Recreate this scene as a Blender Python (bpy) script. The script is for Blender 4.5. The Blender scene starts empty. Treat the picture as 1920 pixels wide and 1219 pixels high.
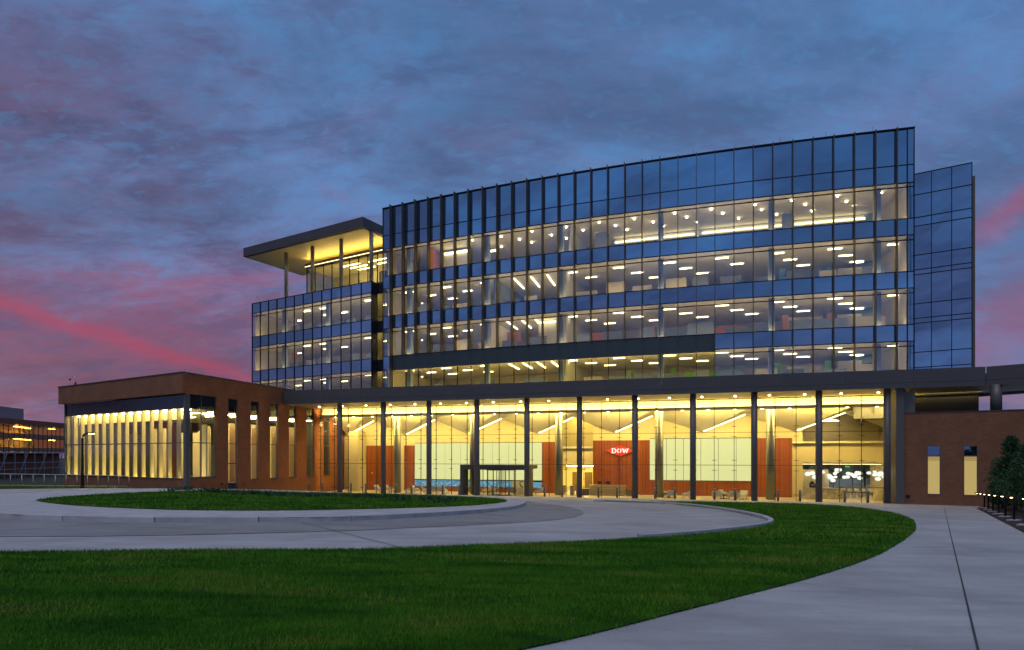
import bpy, bmesh, math, random
import numpy as np
from mathutils import Vector, Matrix, noise
from mathutils.geometry import delaunay_2d_cdt
random.seed(7); rng = np.random.default_rng(7)
R = math.radians
scene = bpy.context.scene
C = scene.collection

# ------------------------------------------------------------------ camera
cam = bpy.data.cameras.new('camera'); camo = bpy.data.objects.new('camera', cam); C.objects.link(camo)
cam.sensor_width = 36; cam.lens = 36*1140/1920; cam.shift_y = 243.5/1920
cam.clip_end = 3000
camo.location = (0, 0, 4); camo.rotation_euler = (R(90), 0, 0)
scene.camera = camo

# ------------------------------------------------------------------ sky
world = bpy.data.worlds.new('World'); scene.world = world; world.use_nodes = True
nt = world.node_tree; N = nt.nodes; LK = nt.links
for n_ in list(N): N.remove(n_)
def wn(t, **k):
    n_ = N.new(t)
    for a, b in k.items(): setattr(n_, a, b)
    return n_
def wm(op, a, b=None, c=None, clamp=False):
    n_ = wn('ShaderNodeMath', operation=op, use_clamp=clamp)
    for i, x in enumerate((a, b, c)):
        if x is None: continue
        if isinstance(x, (int, float)): n_.inputs[i].default_value = x
        else: LK.new(x, n_.inputs[i])
    return n_.outputs[0]
def wvm(op, a, b=None):
    n_ = wn('ShaderNodeVectorMath', operation=op)
    for i, x in enumerate((a, b)):
        if x is None: continue
        if isinstance(x, (tuple, list)): n_.inputs[i].default_value = x
        else: LK.new(x, n_.inputs[i])
    return n_
def wmix(f, a, b):
    n_ = wn('ShaderNodeMix', data_type='RGBA')
    for i, x in ((0, f), (6, a), (7, b)):
        if isinstance(x, (int, float)): n_.inputs[i].default_value = x
        elif isinstance(x, tuple): n_.inputs[i].default_value = (*x, 1)
        else: LK.new(x, n_.inputs[i])
    return n_.outputs[2]
def wramp(f, pts):
    n_ = wn('ShaderNodeMapRange', interpolation_type='SMOOTHSTEP')
    LK.new(f, n_.inputs[0])
    for i, x in enumerate(pts): n_.inputs[i+1].default_value = x
    return n_.outputs[0]
def wnoise(vec, scale, detail=6, rough=.55, dist=0.):
    n_ = wn('ShaderNodeTexNoise'); LK.new(vec, n_.inputs['Vector'])
    n_.inputs['Scale'].default_value = scale; n_.inputs['Detail'].default_value = detail
    n_.inputs['Roughness'].default_value = rough; n_.inputs['Distortion'].default_value = dist
    return n_.outputs[0]
tc = wn('ShaderNodeTexCoord').outputs['Generated']
D = wvm('NORMALIZE', tc).outputs[0]
sep = wn('ShaderNodeSeparateXYZ'); LK.new(D, sep.inputs[0])
dx, dy, dz = sep.outputs
elev = wm('MAXIMUM', dz, 0.0)
# cloud deck: the view ray cut with a flat layer overhead, so the clouds shrink towards the horizon
den = wm('ADD', elev, .30)
comb = wn('ShaderNodeCombineXYZ'); LK.new(wm('DIVIDE', dx, den), comb.inputs[0]); LK.new(wm('DIVIDE', dy, den), comb.inputs[1])
mp = wn('ShaderNodeMapping'); LK.new(comb.outputs[0], mp.inputs[0])
mp.inputs['Rotation'].default_value = (0, 0, R(-52)); mp.inputs['Scale'].default_value = (.8, 1.5, 1)
P1 = mp.outputs[0]
n_big = wnoise(P1, .9, 4, .55, .6)
n_mid = wnoise(P1, 3.2, 8, .6, .8)
n_fine = wnoise(P1, 13.0, 7, .68, .8)
n_cell = wnoise(P1, 26.0, 4, .6, .5)
clear = wmix(wramp(elev, (0, .55, 0, 1)), (.125, .185, .37), (.078, .235, .50))
cov = wm('ADD', wm('MULTIPLY', n_big, .55), wm('ADD', wm('MULTIPLY', n_mid, .38), wm('MULTIPLY', n_fine, .17)))
lowf = wramp(elev, (.02, .72, 1, 0))
side = wramp(dx, (-.55, .35, 1, 0))
cover = wm('MULTIPLY', wramp(cov, (.38, .60, .15, 1)), wm('MULTIPLY_ADD', side, .42, .54))
west = wramp(dy, (-.35, .35, .12, 1))        # the eastern sky, behind the viewer, is already plain blue
warmth = wm('MULTIPLY', wm('MULTIPLY', lowf, wm('MULTIPLY_ADD', side, .62, .38)), west)
cl_col = wmix(warmth, (.104, .118, .25), (.195, .088, .175))
cl_col = wmix(wramp(n_mid, (.43, .62, 0, .75)), cl_col, wmix(warmth, (.062, .082, .185), (.105, .064, .145)))
cl_col = wmix(wramp(n_fine, (.44, .64, 0, .45)), cl_col, (.058, .095, .225))
cl_col = wmix(wm('MULTIPLY', wramp(n_cell, (.50, .66, 0, .5)), wramp(elev, (.15, .4, .25, 1))), cl_col, (.085, .19, .38))
col = wmix(cover, clear, cl_col)
# pale blue breaks between the clouds
brk = wm('MULTIPLY', wramp(cov, (.36, .46, 1, 0)), wramp(n_fine, (.42, .62, 0, .8)))
col = wmix(brk, col, (.12, .31, .56))
# pink undersides, strongest low in the sky and towards the west
n_pk = wnoise(P1, 2.3, 8, .66, 1.2)
pk = wramp(n_pk, (.46, .66, 0, 1))
pk = wm('MULTIPLY', pk, wm('MULTIPLY', wramp(elev, (.14, .60, .70, .0)), wm('MULTIPLY_ADD', wramp(dx, (-.5, .3, 1, 0)), .5, .5)))
pk = wm('MULTIPLY', pk, wramp(n_fine, (.35, .6, .5, 1)))
pk = wm('MULTIPLY', pk, west)
col = wmix(pk, col, (.29, .085, .16))
# thicker and thinner parts of the deck: darker and lighter clumps all round the sky
n_clump = wnoise(P1, 1.7, 6, .6, .35)
shade = wramp(n_clump, (.36, .66, 1.18, .82))
mul = wn('ShaderNodeVectorMath', operation='SCALE'); LK.new(col, mul.inputs[0]); LK.new(shade, mul.inputs['Scale']); col = mul.outputs[0]
# straight bands of lit cloud low in the west
def band(p0, p1, width, az0, az1, strength, colour):
    global col
    a = Vector((p0[0], 1, p0[1])); b = Vector((p1[0], 1, p1[1]))
    nn = a.cross(b).normalized()
    d_ = wvm('DOT_PRODUCT', D, tuple(nn)).outputs['Value']
    wob = wm('ADD', wm('MULTIPLY', wm('SUBTRACT', n_mid, .5), width*1.8), wm('MULTIPLY', wm('SUBTRACT', n_fine, .5), width*.9))
    d2 = wm('ABSOLUTE', wm('ADD', d_, wob))
    m = wramp(d2, (0, width, 1, 0))
    t_ = wm('DIVIDE', dx, wm('MAXIMUM', dy, .02))
    m = wm('MULTIPLY', m, wramp(t_, (az0[0], az0[1], 0, 1)))
    m = wm('MULTIPLY', m, wramp(t_, (az1[0], az1[1], 1, 0)))
    m = wm('MULTIPLY', m, wramp(dy, (.05, .2, 0, 1)))
    m = wm('MULTIPLY', m, wm('MULTIPLY', wramp(n_big, (.3, .6, .55, 1)), strength))
    col = wmix(m, col, colour)
band((-.842, .262), (-.456, .142), .15, (-1.9, -1.3), (-.46, -.15), .46, (.17, .07, .145))
band((-.842, .250), (-.456, .132), .016, (-1.6, -.62), (-.45, -.36), .40, (.52, .045, .10))
band((-.842, .245), (-.456, .128), .035, (-1.9, -1.0), (-.45, -.36), .34, (.33, .055, .12))
band((.763, .368), (.842, .418), .03, (.70, .80), (1.1, 1.5), .42, (.46, .075, .13))
band((.763, .18), (.842, .23), .07, (.66, .76), (1.2, 1.7), .6, (.33, .085, .14))
band((.763, .11), (.842, .11), .05, (.66, .76), (1.2, 1.7), .5, (.36, .2, .3))
# the dim physical twilight glow
sky = wn('ShaderNodeTexSky', sky_type='NISHITA'); sky.sun_disc = False
sky.sun_elevation = R(1.0); sky.sun_rotation = R(-60); sky.altitude = 200
skyc = wmix(1.0, (0, 0, 0), sky.outputs[0])
addn = wn('ShaderNodeMix', data_type='RGBA', blend_type='ADD'); addn.inputs[0].default_value = .01
LK.new(col, addn.inputs[6]); LK.new(skyc, addn.inputs[7])
ground_mask = wramp(dz, (-.06, 0, 0, 1))
final = wmix(ground_mask, (.02, .022, .03), addn.outputs[2])
bg = wn('ShaderNodeBackground'); LK.new(final, bg.inputs[0]); bg.inputs[1].default_value = 1.0
outw = wn('ShaderNodeOutputWorld'); LK.new(bg.outputs[0], outw.inputs[0])

# ------------------------------------------------------------------ twilight "sun": the glow of the sky after sunset, very soft
sl = bpy.data.lights.new('sun', 'SUN'); so = bpy.data.objects.new('sun', sl); C.objects.link(so)
sl.energy = .88; sl.angle = R(40); sl.color = (1.0, .92, .90)
so.rotation_euler = (R(28), 0, R(-25))

scene.view_settings.view_transform = 'Standard'; scene.view_settings.look = 'None'
scene.view_settings.exposure = 0; scene.view_settings.gamma = 1; scene.view_settings.use_curve_mapping = False
cy = scene.cycles
cy.use_denoising = True; cy.max_bounces = 6; cy.diffuse_bounces = 3; cy.glossy_bounces = 2; cy.use_adaptive_sampling = True; cy.adaptive_threshold = .02
cy.transparent_max_bounces = 24; cy.transmission_bounces = 4; cy.sample_clamp_indirect = 3
cy.caustics_reflective = False; cy.caustics_refractive = False
scene.render.film_transparent = False

# ------------------------------------------------------------------ materials
MATS = {}
def nodes_of(name):
    m = bpy.data.materials.new(name); m.use_nodes = True; MATS[name] = m
    return m, m.node_tree.nodes, m.node_tree.links
def mat(name, col, rough=.6, metal=0., spec=.5, var=0., vscale=3., bump=0., bscale=20., col2=None, stretch=None, coat=0.):
    m, n, l = nodes_of(name); b = n['Principled BSDF']
    b.inputs['Roughness'].default_value = rough; b.inputs['Metallic'].default_value = metal
    b.inputs['Specular IOR Level'].default_value = spec; b.inputs['Coat Weight'].default_value = coat
    b.inputs['Base Color'].default_value = (*col, 1)
    if var or bump:
        tcn = n.new('ShaderNodeTexCoord'); mpn = n.new('ShaderNodeMapping'); l.new(tcn.outputs['Object'], mpn.inputs[0])
        if stretch: mpn.inputs['Scale'].default_value = stretch
    if var:
        t = n.new('ShaderNodeTexNoise'); t.inputs['Scale'].default_value = vscale; t.inputs['Detail'].default_value = 7
        t.inputs['Roughness'].default_value = .62
        l.new(mpn.outputs[0], t.inputs['Vector'])
        mr = n.new('ShaderNodeMapRange'); l.new(t.outputs[0], mr.inputs[0]); mr.inputs[1].default_value = .3; mr.inputs[2].default_value = .7
        mx = n.new('ShaderNodeMix'); mx.data_type = 'RGBA'; l.new(mr.outputs[0], mx.inputs[0])
        c2 = col2 or tuple(x*(1-var) for x in col)
        mx.inputs[6].default_value = (*c2, 1); mx.inputs[7].default_value = (*(tuple(min(1, x*(1+var*.5)) for x in col) if not col2 else col), 1)
        l.new(mx.outputs[2], b.inputs['Base Color'])
        mr2 = n.new('ShaderNodeMapRange'); l.new(t.outputs[0], mr2.inputs[0]); mr2.inputs[3].default_value = max(.02, rough-.12*var*2); mr2.inputs[4].default_value = min(1, rough+.12*var*2)
        l.new(mr2.outputs[0], b.inputs['Roughness'])
    if bump:
        t2 = n.new('ShaderNodeTexNoise'); t2.inputs['Scale'].default_value = bscale; t2.inputs['Detail'].default_value = 5
        l.new(mpn.outputs[0], t2.inputs['Vector'])
        bp = n.new('ShaderNodeBump'); bp.inputs['Strength'].default_value = bump; bp.inputs['Distance'].default_value = .02
        l.new(t2.outputs[0], bp.inputs['Height']); l.new(bp.outputs[0], b.inputs['Normal'])
    return m
def emit(name, col, s):
    m, n, l = nodes_of(name); b = n['Principled BSDF']
    b.inputs['Base Color'].default_value = (*[min(.8, x)*.12 for x in col], 1)
    b.inputs['Emission Color'].default_value = (*col, 1); b.inputs['Emission Strength'].default_value = s
    return m
def glass(name, refl, tint, rcol, wav=0.):
    m, n, l = nodes_of(name); n.remove(n['Principled BSDF']); out = n['Material Output']
    tr = n.new('ShaderNodeBsdfTransparent'); tr.inputs[0].default_value = (*tint, 1)
    gl = n.new('ShaderNodeBsdfGlossy'); gl.inputs[0].default_value = (*rcol, 1); gl.inputs['Roughness'].default_value = .015
    fr = n.new('ShaderNodeLayerWeight'); fr.inputs[0].default_value = .5      # Schlick's curve, the same from both sides of the thin pane
    pw = n.new('ShaderNodeMath'); pw.operation = 'POWER'; pw.inputs[1].default_value = 5; l.new(fr.outputs['Facing'], pw.inputs[0])
    mr = n.new('ShaderNodeMath'); mr.operation = 'MULTIPLY_ADD'; mr.use_clamp = True; mr.inputs[1].default_value = 1-refl; mr.inputs[2].default_value = refl
    l.new(pw.outputs[0], mr.inputs[0])
    mx = n.new('ShaderNodeMixShader'); l.new(mr.outputs[0], mx.inputs[0]); l.new(tr.outputs[0], mx.inputs[1]); l.new(gl.outputs[0], mx.inputs[2])
    if wav:
        tcn = n.new('ShaderNodeTexCoord'); t = n.new('ShaderNodeTexNoise'); t.inputs['Scale'].default_value = .7; l.new(tcn.outputs['Object'], t.inputs['Vector'])
        bp = n.new('ShaderNodeBump'); bp.inputs['Strength'].default_value = wav; bp.inputs['Distance'].default_value = .02
        l.new(t.outputs[0], bp.inputs['Height']); l.new(bp.outputs[0], gl.inputs['Normal'])
    l.new(mx.outputs[0], out.inputs[0])
    return m
def coated(name, base, refl, rcol, wav=.0):
    """opaque coated glass: dark body below a mirror-like coating"""
    m, n, l = nodes_of(name); n.remove(n['Principled BSDF']); out = n['Material Output']
    df = n.new('ShaderNodeBsdfDiffuse'); df.inputs[0].default_value = (*base, 1)
    gl = n.new('ShaderNodeBsdfGlossy'); gl.inputs[0].default_value = (*rcol, 1); gl.inputs['Roughness'].default_value = .02
    mx = n.new('ShaderNodeMixShader'); mx.inputs[0].default_value = refl
    tcn = n.new('ShaderNodeTexCoord'); t = n.new('ShaderNodeTexNoise'); t.inputs['Scale'].default_value = .6; l.new(tcn.outputs['Object'], t.inputs['Vector'])
    bp = n.new('ShaderNodeBump'); bp.inputs['Strength'].default_value = wav; bp.inputs['Distance'].default_value = .02
    l.new(t.outputs[0], bp.inputs['Height']); l.new(bp.outputs[0], gl.inputs['Normal'])
    l.new(df.outputs[0], mx.inputs[1]); l.new(gl.outputs[0], mx.inputs[2]); l.new(mx.outputs[0], out.inputs[0])
    return m
def brick_mat(name, c1, c2, mortar):
    m, n, l = nodes_of(name); b = n['Principled BSDF']; b.inputs['Roughness'].default_value = .85
    tcn = n.new('ShaderNodeTexCoord'); sp = n.new('ShaderNodeSeparateXYZ'); l.new(tcn.outputs['Object'], sp.inputs[0])
    ad = n.new('ShaderNodeMath'); l.new(sp.outputs[0], ad.inputs[0]); l.new(sp.outputs[1], ad.inputs[1])
    cb = n.new('ShaderNodeCombineXYZ'); l.new(ad.outputs[0], cb.inputs[0]); l.new(sp.outputs[2], cb.inputs[1])
    bt = n.new('ShaderNodeTexBrick'); l.new(cb.outputs[0], bt.inputs['Vector'])
    bt.inputs['Scale'].default_value = 1; bt.inputs['Brick Width'].default_value = .3; bt.inputs['Row Height'].default_value = .1
    bt.inputs['Mortar Size'].default_value = .008
    bt.inputs['Color1'].default_value = (*c1, 1); bt.inputs['Color2'].default_value = (*c2, 1); bt.inputs['Mortar'].default_value = (*mortar, 1)
    ns = n.new('ShaderNodeTexNoise'); ns.inputs['Scale'].default_value = .8; ns.inputs['Detail'].default_value = 8; l.new(tcn.outputs['Object'], ns.inputs['Vector'])
    mx = n.new('ShaderNodeMix'); mx.data_type = 'RGBA'; mx.blend_type = 'MULTIPLY'; mx.inputs[0].default_value = .5
    l.new(bt.outputs[0], mx.inputs[6]); l.new(ns.outputs[0], mx.inputs[7]); l.new(mx.outputs[2], b.inputs['Base Color'])
    bp = n.new('ShaderNodeBump'); bp.inputs['Strength'].default_value = .5; bp.inputs['Distance'].default_value = .01
    l.new(bt.outputs['Fac'], bp.inputs['Height']); bp.invert = True; l.new(bp.outputs[0], b.inputs['Normal'])
    return m
def wood_mat(name, c1, c2, width=.13, rough=.45):
    """vertical boards: tone changes from board to board, with fine grain"""
    m, n, l = nodes_of(name); b = n['Principled BSDF']; b.inputs['Roughness'].default_value = rough
    tcn = n.new('ShaderNodeTexCoord'); sp = n.new('ShaderNodeSeparateXYZ'); l.new(tcn.outputs['Object'], sp.inputs[0])
    dv = n.new('ShaderNodeMath'); dv.operation = 'DIVIDE'; l.new(sp.outputs[0], dv.inputs[0]); dv.inputs[1].default_value = width
    fl = n.new('ShaderNodeMath'); fl.operation = 'FLOOR'; l.new(dv.outputs[0], fl.inputs[0])
    wn_ = n.new('ShaderNodeTexWhiteNoise'); wn_.noise_dimensions = '1D'; l.new(fl.outputs[0], wn_.inputs['W'])
    mpn = n.new('ShaderNodeMapping'); mpn.inputs['Scale'].default_value = (14, 14, .6); l.new(tcn.outputs['Object'], mpn.inputs[0])
    ns = n.new('ShaderNodeTexNoise'); ns.inputs['Scale'].default_value = 2; ns.inputs['Detail'].default_value = 6; l.new(mpn.outputs[0], ns.inputs['Vector'])
    av = n.new('ShaderNodeMath'); av.operation = 'MULTIPLY_ADD'; l.new(wn_.outputs[0], av.inputs[0]); av.inputs[1].default_value = .6
    hf = n.new('ShaderNodeMath'); hf.operation = 'MULTIPLY'; hf.inputs[1].default_value = .45; l.new(ns.outputs[0], hf.inputs[0]); l.new(hf.outputs[0], av.inputs[2])
    mx = n.new('ShaderNodeMix'); mx.data_type = 'RGBA'; l.new(av.outputs[0], mx.inputs[0]); mx.inputs[6].default_value = (*c1, 1); mx.inputs[7].default_value = (*c2, 1)
    l.new(mx.outputs[2], b.inputs['Base Color'])
    return m

def concrete_mat(name, c, var):
    """broom-finished concrete: broad tone drift, streaky wear along the traffic, small dark stains"""
    m, n, l = nodes_of(name); b = n['Principled BSDF']; b.inputs['Roughness'].default_value = .78
    tcn = n.new('ShaderNodeTexCoord')
    def nz(scale, detail, st=(1, 1, 1), rot=0.):
        mpn = n.new('ShaderNodeMapping'); mpn.inputs['Scale'].default_value = st; mpn.inputs['Rotation'].default_value = (0, 0, rot); l.new(tcn.outputs['Object'], mpn.inputs[0])
        t = n.new('ShaderNodeTexNoise'); t.inputs['Scale'].default_value = scale; t.inputs['Detail'].default_value = detail; t.inputs['Roughness'].default_value = .65; l.new(mpn.outputs[0], t.inputs['Vector']); return t.outputs[0]
    def rng_(x, a, b_, lo, hi):
        r = n.new('ShaderNodeMapRange'); l.new(x, r.inputs[0])
        for i, v in enumerate((a, b_, lo, hi)): r.inputs[i+1].default_value = v
        return r.outputs[0]
    def mul_(x, y):
        k = n.new('ShaderNodeMath'); k.operation = 'MULTIPLY'; l.new(x, k.inputs[0]); l.new(y, k.inputs[1]); return k.outputs[0]
    f = mul_(rng_(nz(.35, 6), .3, .7, 1-var, 1+var*.35), rng_(nz(1.0, 8, (.35, 1.8, 1), R(16)), .35, .65, 1-var*.6, 1+var*.2))
    f = mul_(f, rng_(nz(7, 4), .62, .74, 1, .80)); f = mul_(f, rng_(nz(60, 2), .3, .7, .93, 1.06))
    sc = n.new('ShaderNodeVectorMath'); sc.operation = 'SCALE'; sc.inputs[0].default_value = c; l.new(f, sc.inputs['Scale']); l.new(sc.outputs[0], b.inputs['Base Color'])
    bp = n.new('ShaderNodeBump'); bp.inputs['Strength'].default_value = .2; bp.inputs['Distance'].default_value = .01; l.new(nz(30, 4), bp.inputs['Height']); l.new(bp.outputs[0], b.inputs['Normal'])
    return m
WARM = (1.0, .76, .36)
M = dict(
 spandrel=coated('spandrel_glass', (.012, .024, .045), .80, (.45, .66, .84), .16),
 vision=glass('vision_glass', .19, (.88, .91, .95), (.50, .76, .96), .10),
 clear=glass('clear_glass', .02, (.97, .975, .96), (.9, .95, 1)),
 recess=glass('low_iron_glass', .03, (.90, .92, .78), (.7, .8, .9)),
 tinted=coated('tinted_spandrel', (.02, .022, .024), .12, (.6, .7, .85), .03),
 mull=mat('mullion_metal', (.018, .021, .028), .4, .6),
 fin=mat('fin_metal', (.115, .098, .088), .55, .1),
 fascia=mat('fascia_metal', (.098, .094, .096), .5, .2, var=.12, vscale=.6),
 band=mat('band_metal', (.060, .088, .094), .5, .25, var=.1, vscale=.5),
 column=mat('column_paint', (.125, .118, .115), .45, .1, var=.08, vscale=1),
 white=mat('white_paint', (.72, .70, .66), .7),
 ceil=mat('ceiling_tile', (.78, .73, .62), .8, var=.1, vscale=2),
 office=mat('office_wall', (.66, .60, .48), .8, var=.15, vscale=.6),
 bluewall=mat('blue_wall', (.10, .26, .42), .7), greenwall=mat('green_wall', (.16, .42, .03), .7), orangewall=mat('orange_wall', (.60, .22, .06), .7),
 screen=mat('partition_fabric', (.17, .21, .30), .8), icol=mat('interior_column', (.34, .40, .50), .6),
 slabdark=mat('slab_dark', (.10, .10, .10), .8), carpet=mat('carpet', (.12, .12, .13), .95, var=.2, vscale=1),
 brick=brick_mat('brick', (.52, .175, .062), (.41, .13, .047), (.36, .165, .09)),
 brickshade=brick_mat('brick_shaded', (.36, .15, .07), (.29, .115, .055), (.25, .14, .085)),  # same brick with shade put into its colour, for walls that get less light
 coping=mat('coping_metal', (.10, .085, .085), .45, .5),
 cream=mat('cream_wall', (.74, .63, .36), .75, var=.08, vscale=.5),
 creamceil=mat('cream_ceiling', (.86, .79, .58), .7),
 wood=wood_mat('wood_boards', (.15, .034, .006), (.35, .092, .016)),
 soffit=wood_mat('soffit_boards', (.60, .50, .28), (.74, .64, .40), .30, .35),
 stonefloor=mat('stone_floor', (.64, .55, .38), .35, var=.15, vscale=.7),
 taup=mat('round_column', (.25, .24, .19), .35, .3),
 bronze=mat('bronze_door', (.16, .11, .04), .35, .6),
 chair=mat('cream_upholstery', (.86, .80, .64), .8, var=.1, vscale=6), leg=mat('chair_leg', (.05, .04, .03), .4, .4),
 marble=mat('marble', (.76, .70, .52), .25, var=.6, vscale=2.2, col2=(.28, .24, .15)),
 desk=mat('desk_wood', (.62, .48, .22), .4, var=.35, vscale=3, stretch=(.5, 1, 9)),
 deskdk=mat('desk_dark', (.10, .085, .045), .5), dim=mat('dark_lining', (.03, .034, .042), .7),
 steel=mat('brushed_steel', (.35, .34, .36), .35, .8), black=mat('black_metal', (.008, .008, .009), .45, .3),
 rod=mat('rod_metal', (.05, .05, .045), .4, .8),
 galv=mat('galvanised_steel', (.42, .42, .44), .5, .6),
 concrete=concrete_mat('concrete', (.47, .455, .445), .30),
 kerbst=mat('kerb_concrete', (.50, .485, .49), .75, var=.25, vscale=1.2, bump=.15, bscale=30),
 drive=concrete_mat('drive_paving', (.315, .305, .30), .30),
 joint=mat('joint_filler', (.05, .05, .055), .9),
 earth=mat('earth', (.035, .042, .02), 1., var=.5, vscale=.3),
 turf=mat('turf', (.045, .125, .008), 1., spec=.05, var=.55, vscale=1.3, bump=.6, bscale=60, col2=(.012, .034, .005)),
 mulch=mat('mulch', (.045, .027, .018), 1., var=.6, vscale=9, bump=1, bscale=30),
 cloth=mat('table_cloth', (.80, .72, .48), .8), linen=mat('seat_white', (.75, .72, .62), .6), stool=mat('stool_wood', (.16, .09, .04), .5),
 needle=mat('needles', (.045, .115, .040), .9, var=.5, vscale=2.5), bark=mat('bark', (.05, .035, .025), .9, var=.4, vscale=8),
 tan=mat('tan_fin', (.70, .58, .26), .6), distbrick=mat('distant_brick', (.34, .12, .06), .8, var=.2, vscale=.4), pent=mat('penthouse', (.42, .30, .29), .8),
 amber=mat('amber_panel', (.42, .17, .06), .4, var=.5, vscale=.8), sunsetglass=glass('sunset_tinted_glass', .10, (.80, .62, .30), (1, .7, .4)),  # the far building's glass has the sunset reflection put into its colour
 blind=emit('glow_blind', (.86, .63, .22), .60), blindbox=emit('glow_blind_box', (.80, .55, .17), .50),  # room light put in as a glow of the blinds themselves
 lamp=emit('ceiling_lamp', (1.0, .78, .38), 17.), floorglow=emit('added_floor_glow', (1.0, .69, .25), 14.), lampwarm=emit('warm_lamp', (1.0, .80, .34), 62.), cove=emit('cove_light', (1.0, .74, .22), 80.), covesoft=emit('soffit_cove_light', (1.0, .74, .22), 54.), downsoft=emit('lobby_downlight', (1.0, .80, .42), 34.),  # includes an added floor-level fill glow for the ceilings
 coveoffice=emit('office_cove_light', (1.0, .78, .32), 7.),
 down=emit('downlight', (1.0, .80, .42), 34.), ledwarm=emit('led_strip', (1.0, .80, .40), 14.), wingwash=emit('wing_washer', (1.0, .80, .32), 36.),
 backlit=emit('backlit_glass', (.74, .77, .36), .95), globe=emit('globe_light', (.95, .97, .88), 1.15),
 pathlamp=emit('path_lamp_lens', (1.0, .66, .30), 18.), soft=emit('soft_strip', (1.0, .80, .38), 3.), fold=emit('fold_strip', (1.0, .80, .34), 12.), terrace=emit('terrace_strip', (1.0, .66, .14), 22.), red=emit('sign_red', (.92, .045, .008), .95), signwhite=emit('sign_white', (1, .97, .90), 1.0),
 greensign=emit('exit_green', (.05, .6, .15), .8),
)
# moving-image strip on the video wall: blue with pale wave lines
m_, n, l = nodes_of('video_wall'); b = n['Principled BSDF']
t = n.new('ShaderNodeTexCoord'); mpv = n.new('ShaderNodeMapping'); mpv.inputs['Scale'].default_value = (1.2, 1, 4); l.new(t.outputs['Object'], mpv.inputs[0])
ns = n.new('ShaderNodeTexNoise'); ns.inputs['Scale'].default_value = 2.5; ns.inputs['Detail'].default_value = 8; l.new(mpv.outputs[0], ns.inputs['Vector'])
cr = n.new('ShaderNodeValToRGB'); l.new(ns.outputs[0], cr.inputs[0])
cr.color_ramp.elements[0].position = .45; cr.color_ramp.elements[0].color = (.04, .19, .36, 1)
cr.color_ramp.elements[1].position = .72; cr.color_ramp.elements[1].color = (.35, .6, .68, 1)
b.inputs['Base Color'].default_value = (.02, .05, .1, 1)
l.new(cr.outputs[0], b.inputs['Emission Color']); b.inputs['Emission Strength'].default_value = .9
M['video'] = m_

# ------------------------------------------------------------------ helpers
class Frame:
    """x runs to the right along a facade, y into the building"""
    def __init__(s, ox, oy, deg): s.o = Vector((ox, oy, 0)); s.a = R(deg); s.ca = math.cos(s.a); s.sa = math.sin(s.a)
    def p(s, x, y, z=0): return Vector((s.o.x+x*s.ca-y*s.sa, s.o.y+x*s.sa+y*s.ca, z))
    def ang(s, x): return s.a
class Arc:
    def __init__(s, x0, y0, a0, a1, L):
        s.a0 = R(a0); s.a1 = R(a1); s.L = L; s.Rr = L/(s.a1-s.a0)
        s.c = Vector((x0, y0))+s.Rr*Vector((-math.sin(s.a0), math.cos(s.a0)))
    def ang(s, q): return s.a0+(s.a1-s.a0)*q/s.L
    def p(s, q, y, z=0):
        a = s.ang(q); v = s.c-(s.Rr-y)*Vector((-math.sin(a), math.cos(a))); return Vector((v.x, v.y, z))
LOB = Frame(0, 0, -16.1)
WL = Frame(-28.5, 53.2, -31.0)
WR = Frame(-28.5, 53.2, 73.9)
TB = Frame(-16.1, 69.8, -30.0)
BR = Frame(31.8, 50.2, -32.0)
RT = Frame(41.0, 54.2, -32.0)
ARC = Arc(-14.5, 68.4, -25.6, -12.9, 51.5)

def link(name, mesh, parent=None, loc=(0, 0, 0), rz=0.):
    o = bpy.data.objects.new(name, mesh); C.objects.link(o)
    o.location = loc; o.rotation_euler = (0, 0, rz)
    if parent is not None:
        o.parent = parent; o.matrix_parent_inverse = PINV[parent.name]
    PINV[o.name] = Matrix.LocRotScale(Vector(loc), Matrix.Rotation(rz, 3, 'Z'), None).inverted()
    return o
PINV = {}
def thing(name, loc, label, cat, group=None):
    o = link(name, None, None, loc); tag(o, label, cat, group); return o
def tag(o, label, cat, group=None):
    o['label'] = label; o['category'] = cat
    if group: o['group'] = group
    return o
def struct(o): o['kind'] = 'structure'; return o
BOXM = {}
def box_mesh(dx, dy, dz, m):
    k = (round(dx, 3), round(dy, 3), round(dz, 3), m)
    if k not in BOXM:
        x, y = dx/2, dy/2
        me = bpy.data.meshes.new('box')
        me.from_pydata([(-x, -y, 0), (x, -y, 0), (x, y, 0), (-x, y, 0), (-x, -y, dz), (x, -y, dz), (x, y, dz), (-x, y, dz)], [],
                       [(3, 2, 1, 0), (4, 5, 6, 7), (0, 1, 5, 4), (1, 2, 6, 5), (2, 3, 7, 6), (3, 0, 4, 7)])
        me.materials.append(M[m]); BOXM[k] = me
    return BOXM[k]
def box(name, fr, x0, x1, y0, y1, z0, z1, m, parent=None):
    xm, ym = (x0+x1)/2, (y0+y1)/2
    return link(name, box_mesh(x1-x0, y1-y0, z1-z0, m), parent, fr.p(xm, ym, z0), fr.ang(xm))
def mesh(name, vs, fs, m, parent=None, smooth=False, origin=None):
    """vertices in world space; the origin goes to the foot of the piece"""
    vs = [Vector(v) for v in vs]
    if origin is None:
        xs = [v.x for v in vs]; ys = [v.y for v in vs]; zs = [v.z for v in vs]
        origin = Vector(((min(xs)+max(xs))/2, (min(ys)+max(ys))/2, min(zs)))
    me = bpy.data.meshes.new(name); me.from_pydata([v-origin for v in vs], [], fs); me.materials.append(M[m])
    bm = bmesh.new(); bm.from_mesh(me); bmesh.ops.recalc_face_normals(bm, faces=bm.faces); bm.to_mesh(me); bm.free()
    if smooth: me.shade_smooth()
    return link(name, me, parent, origin)
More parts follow.
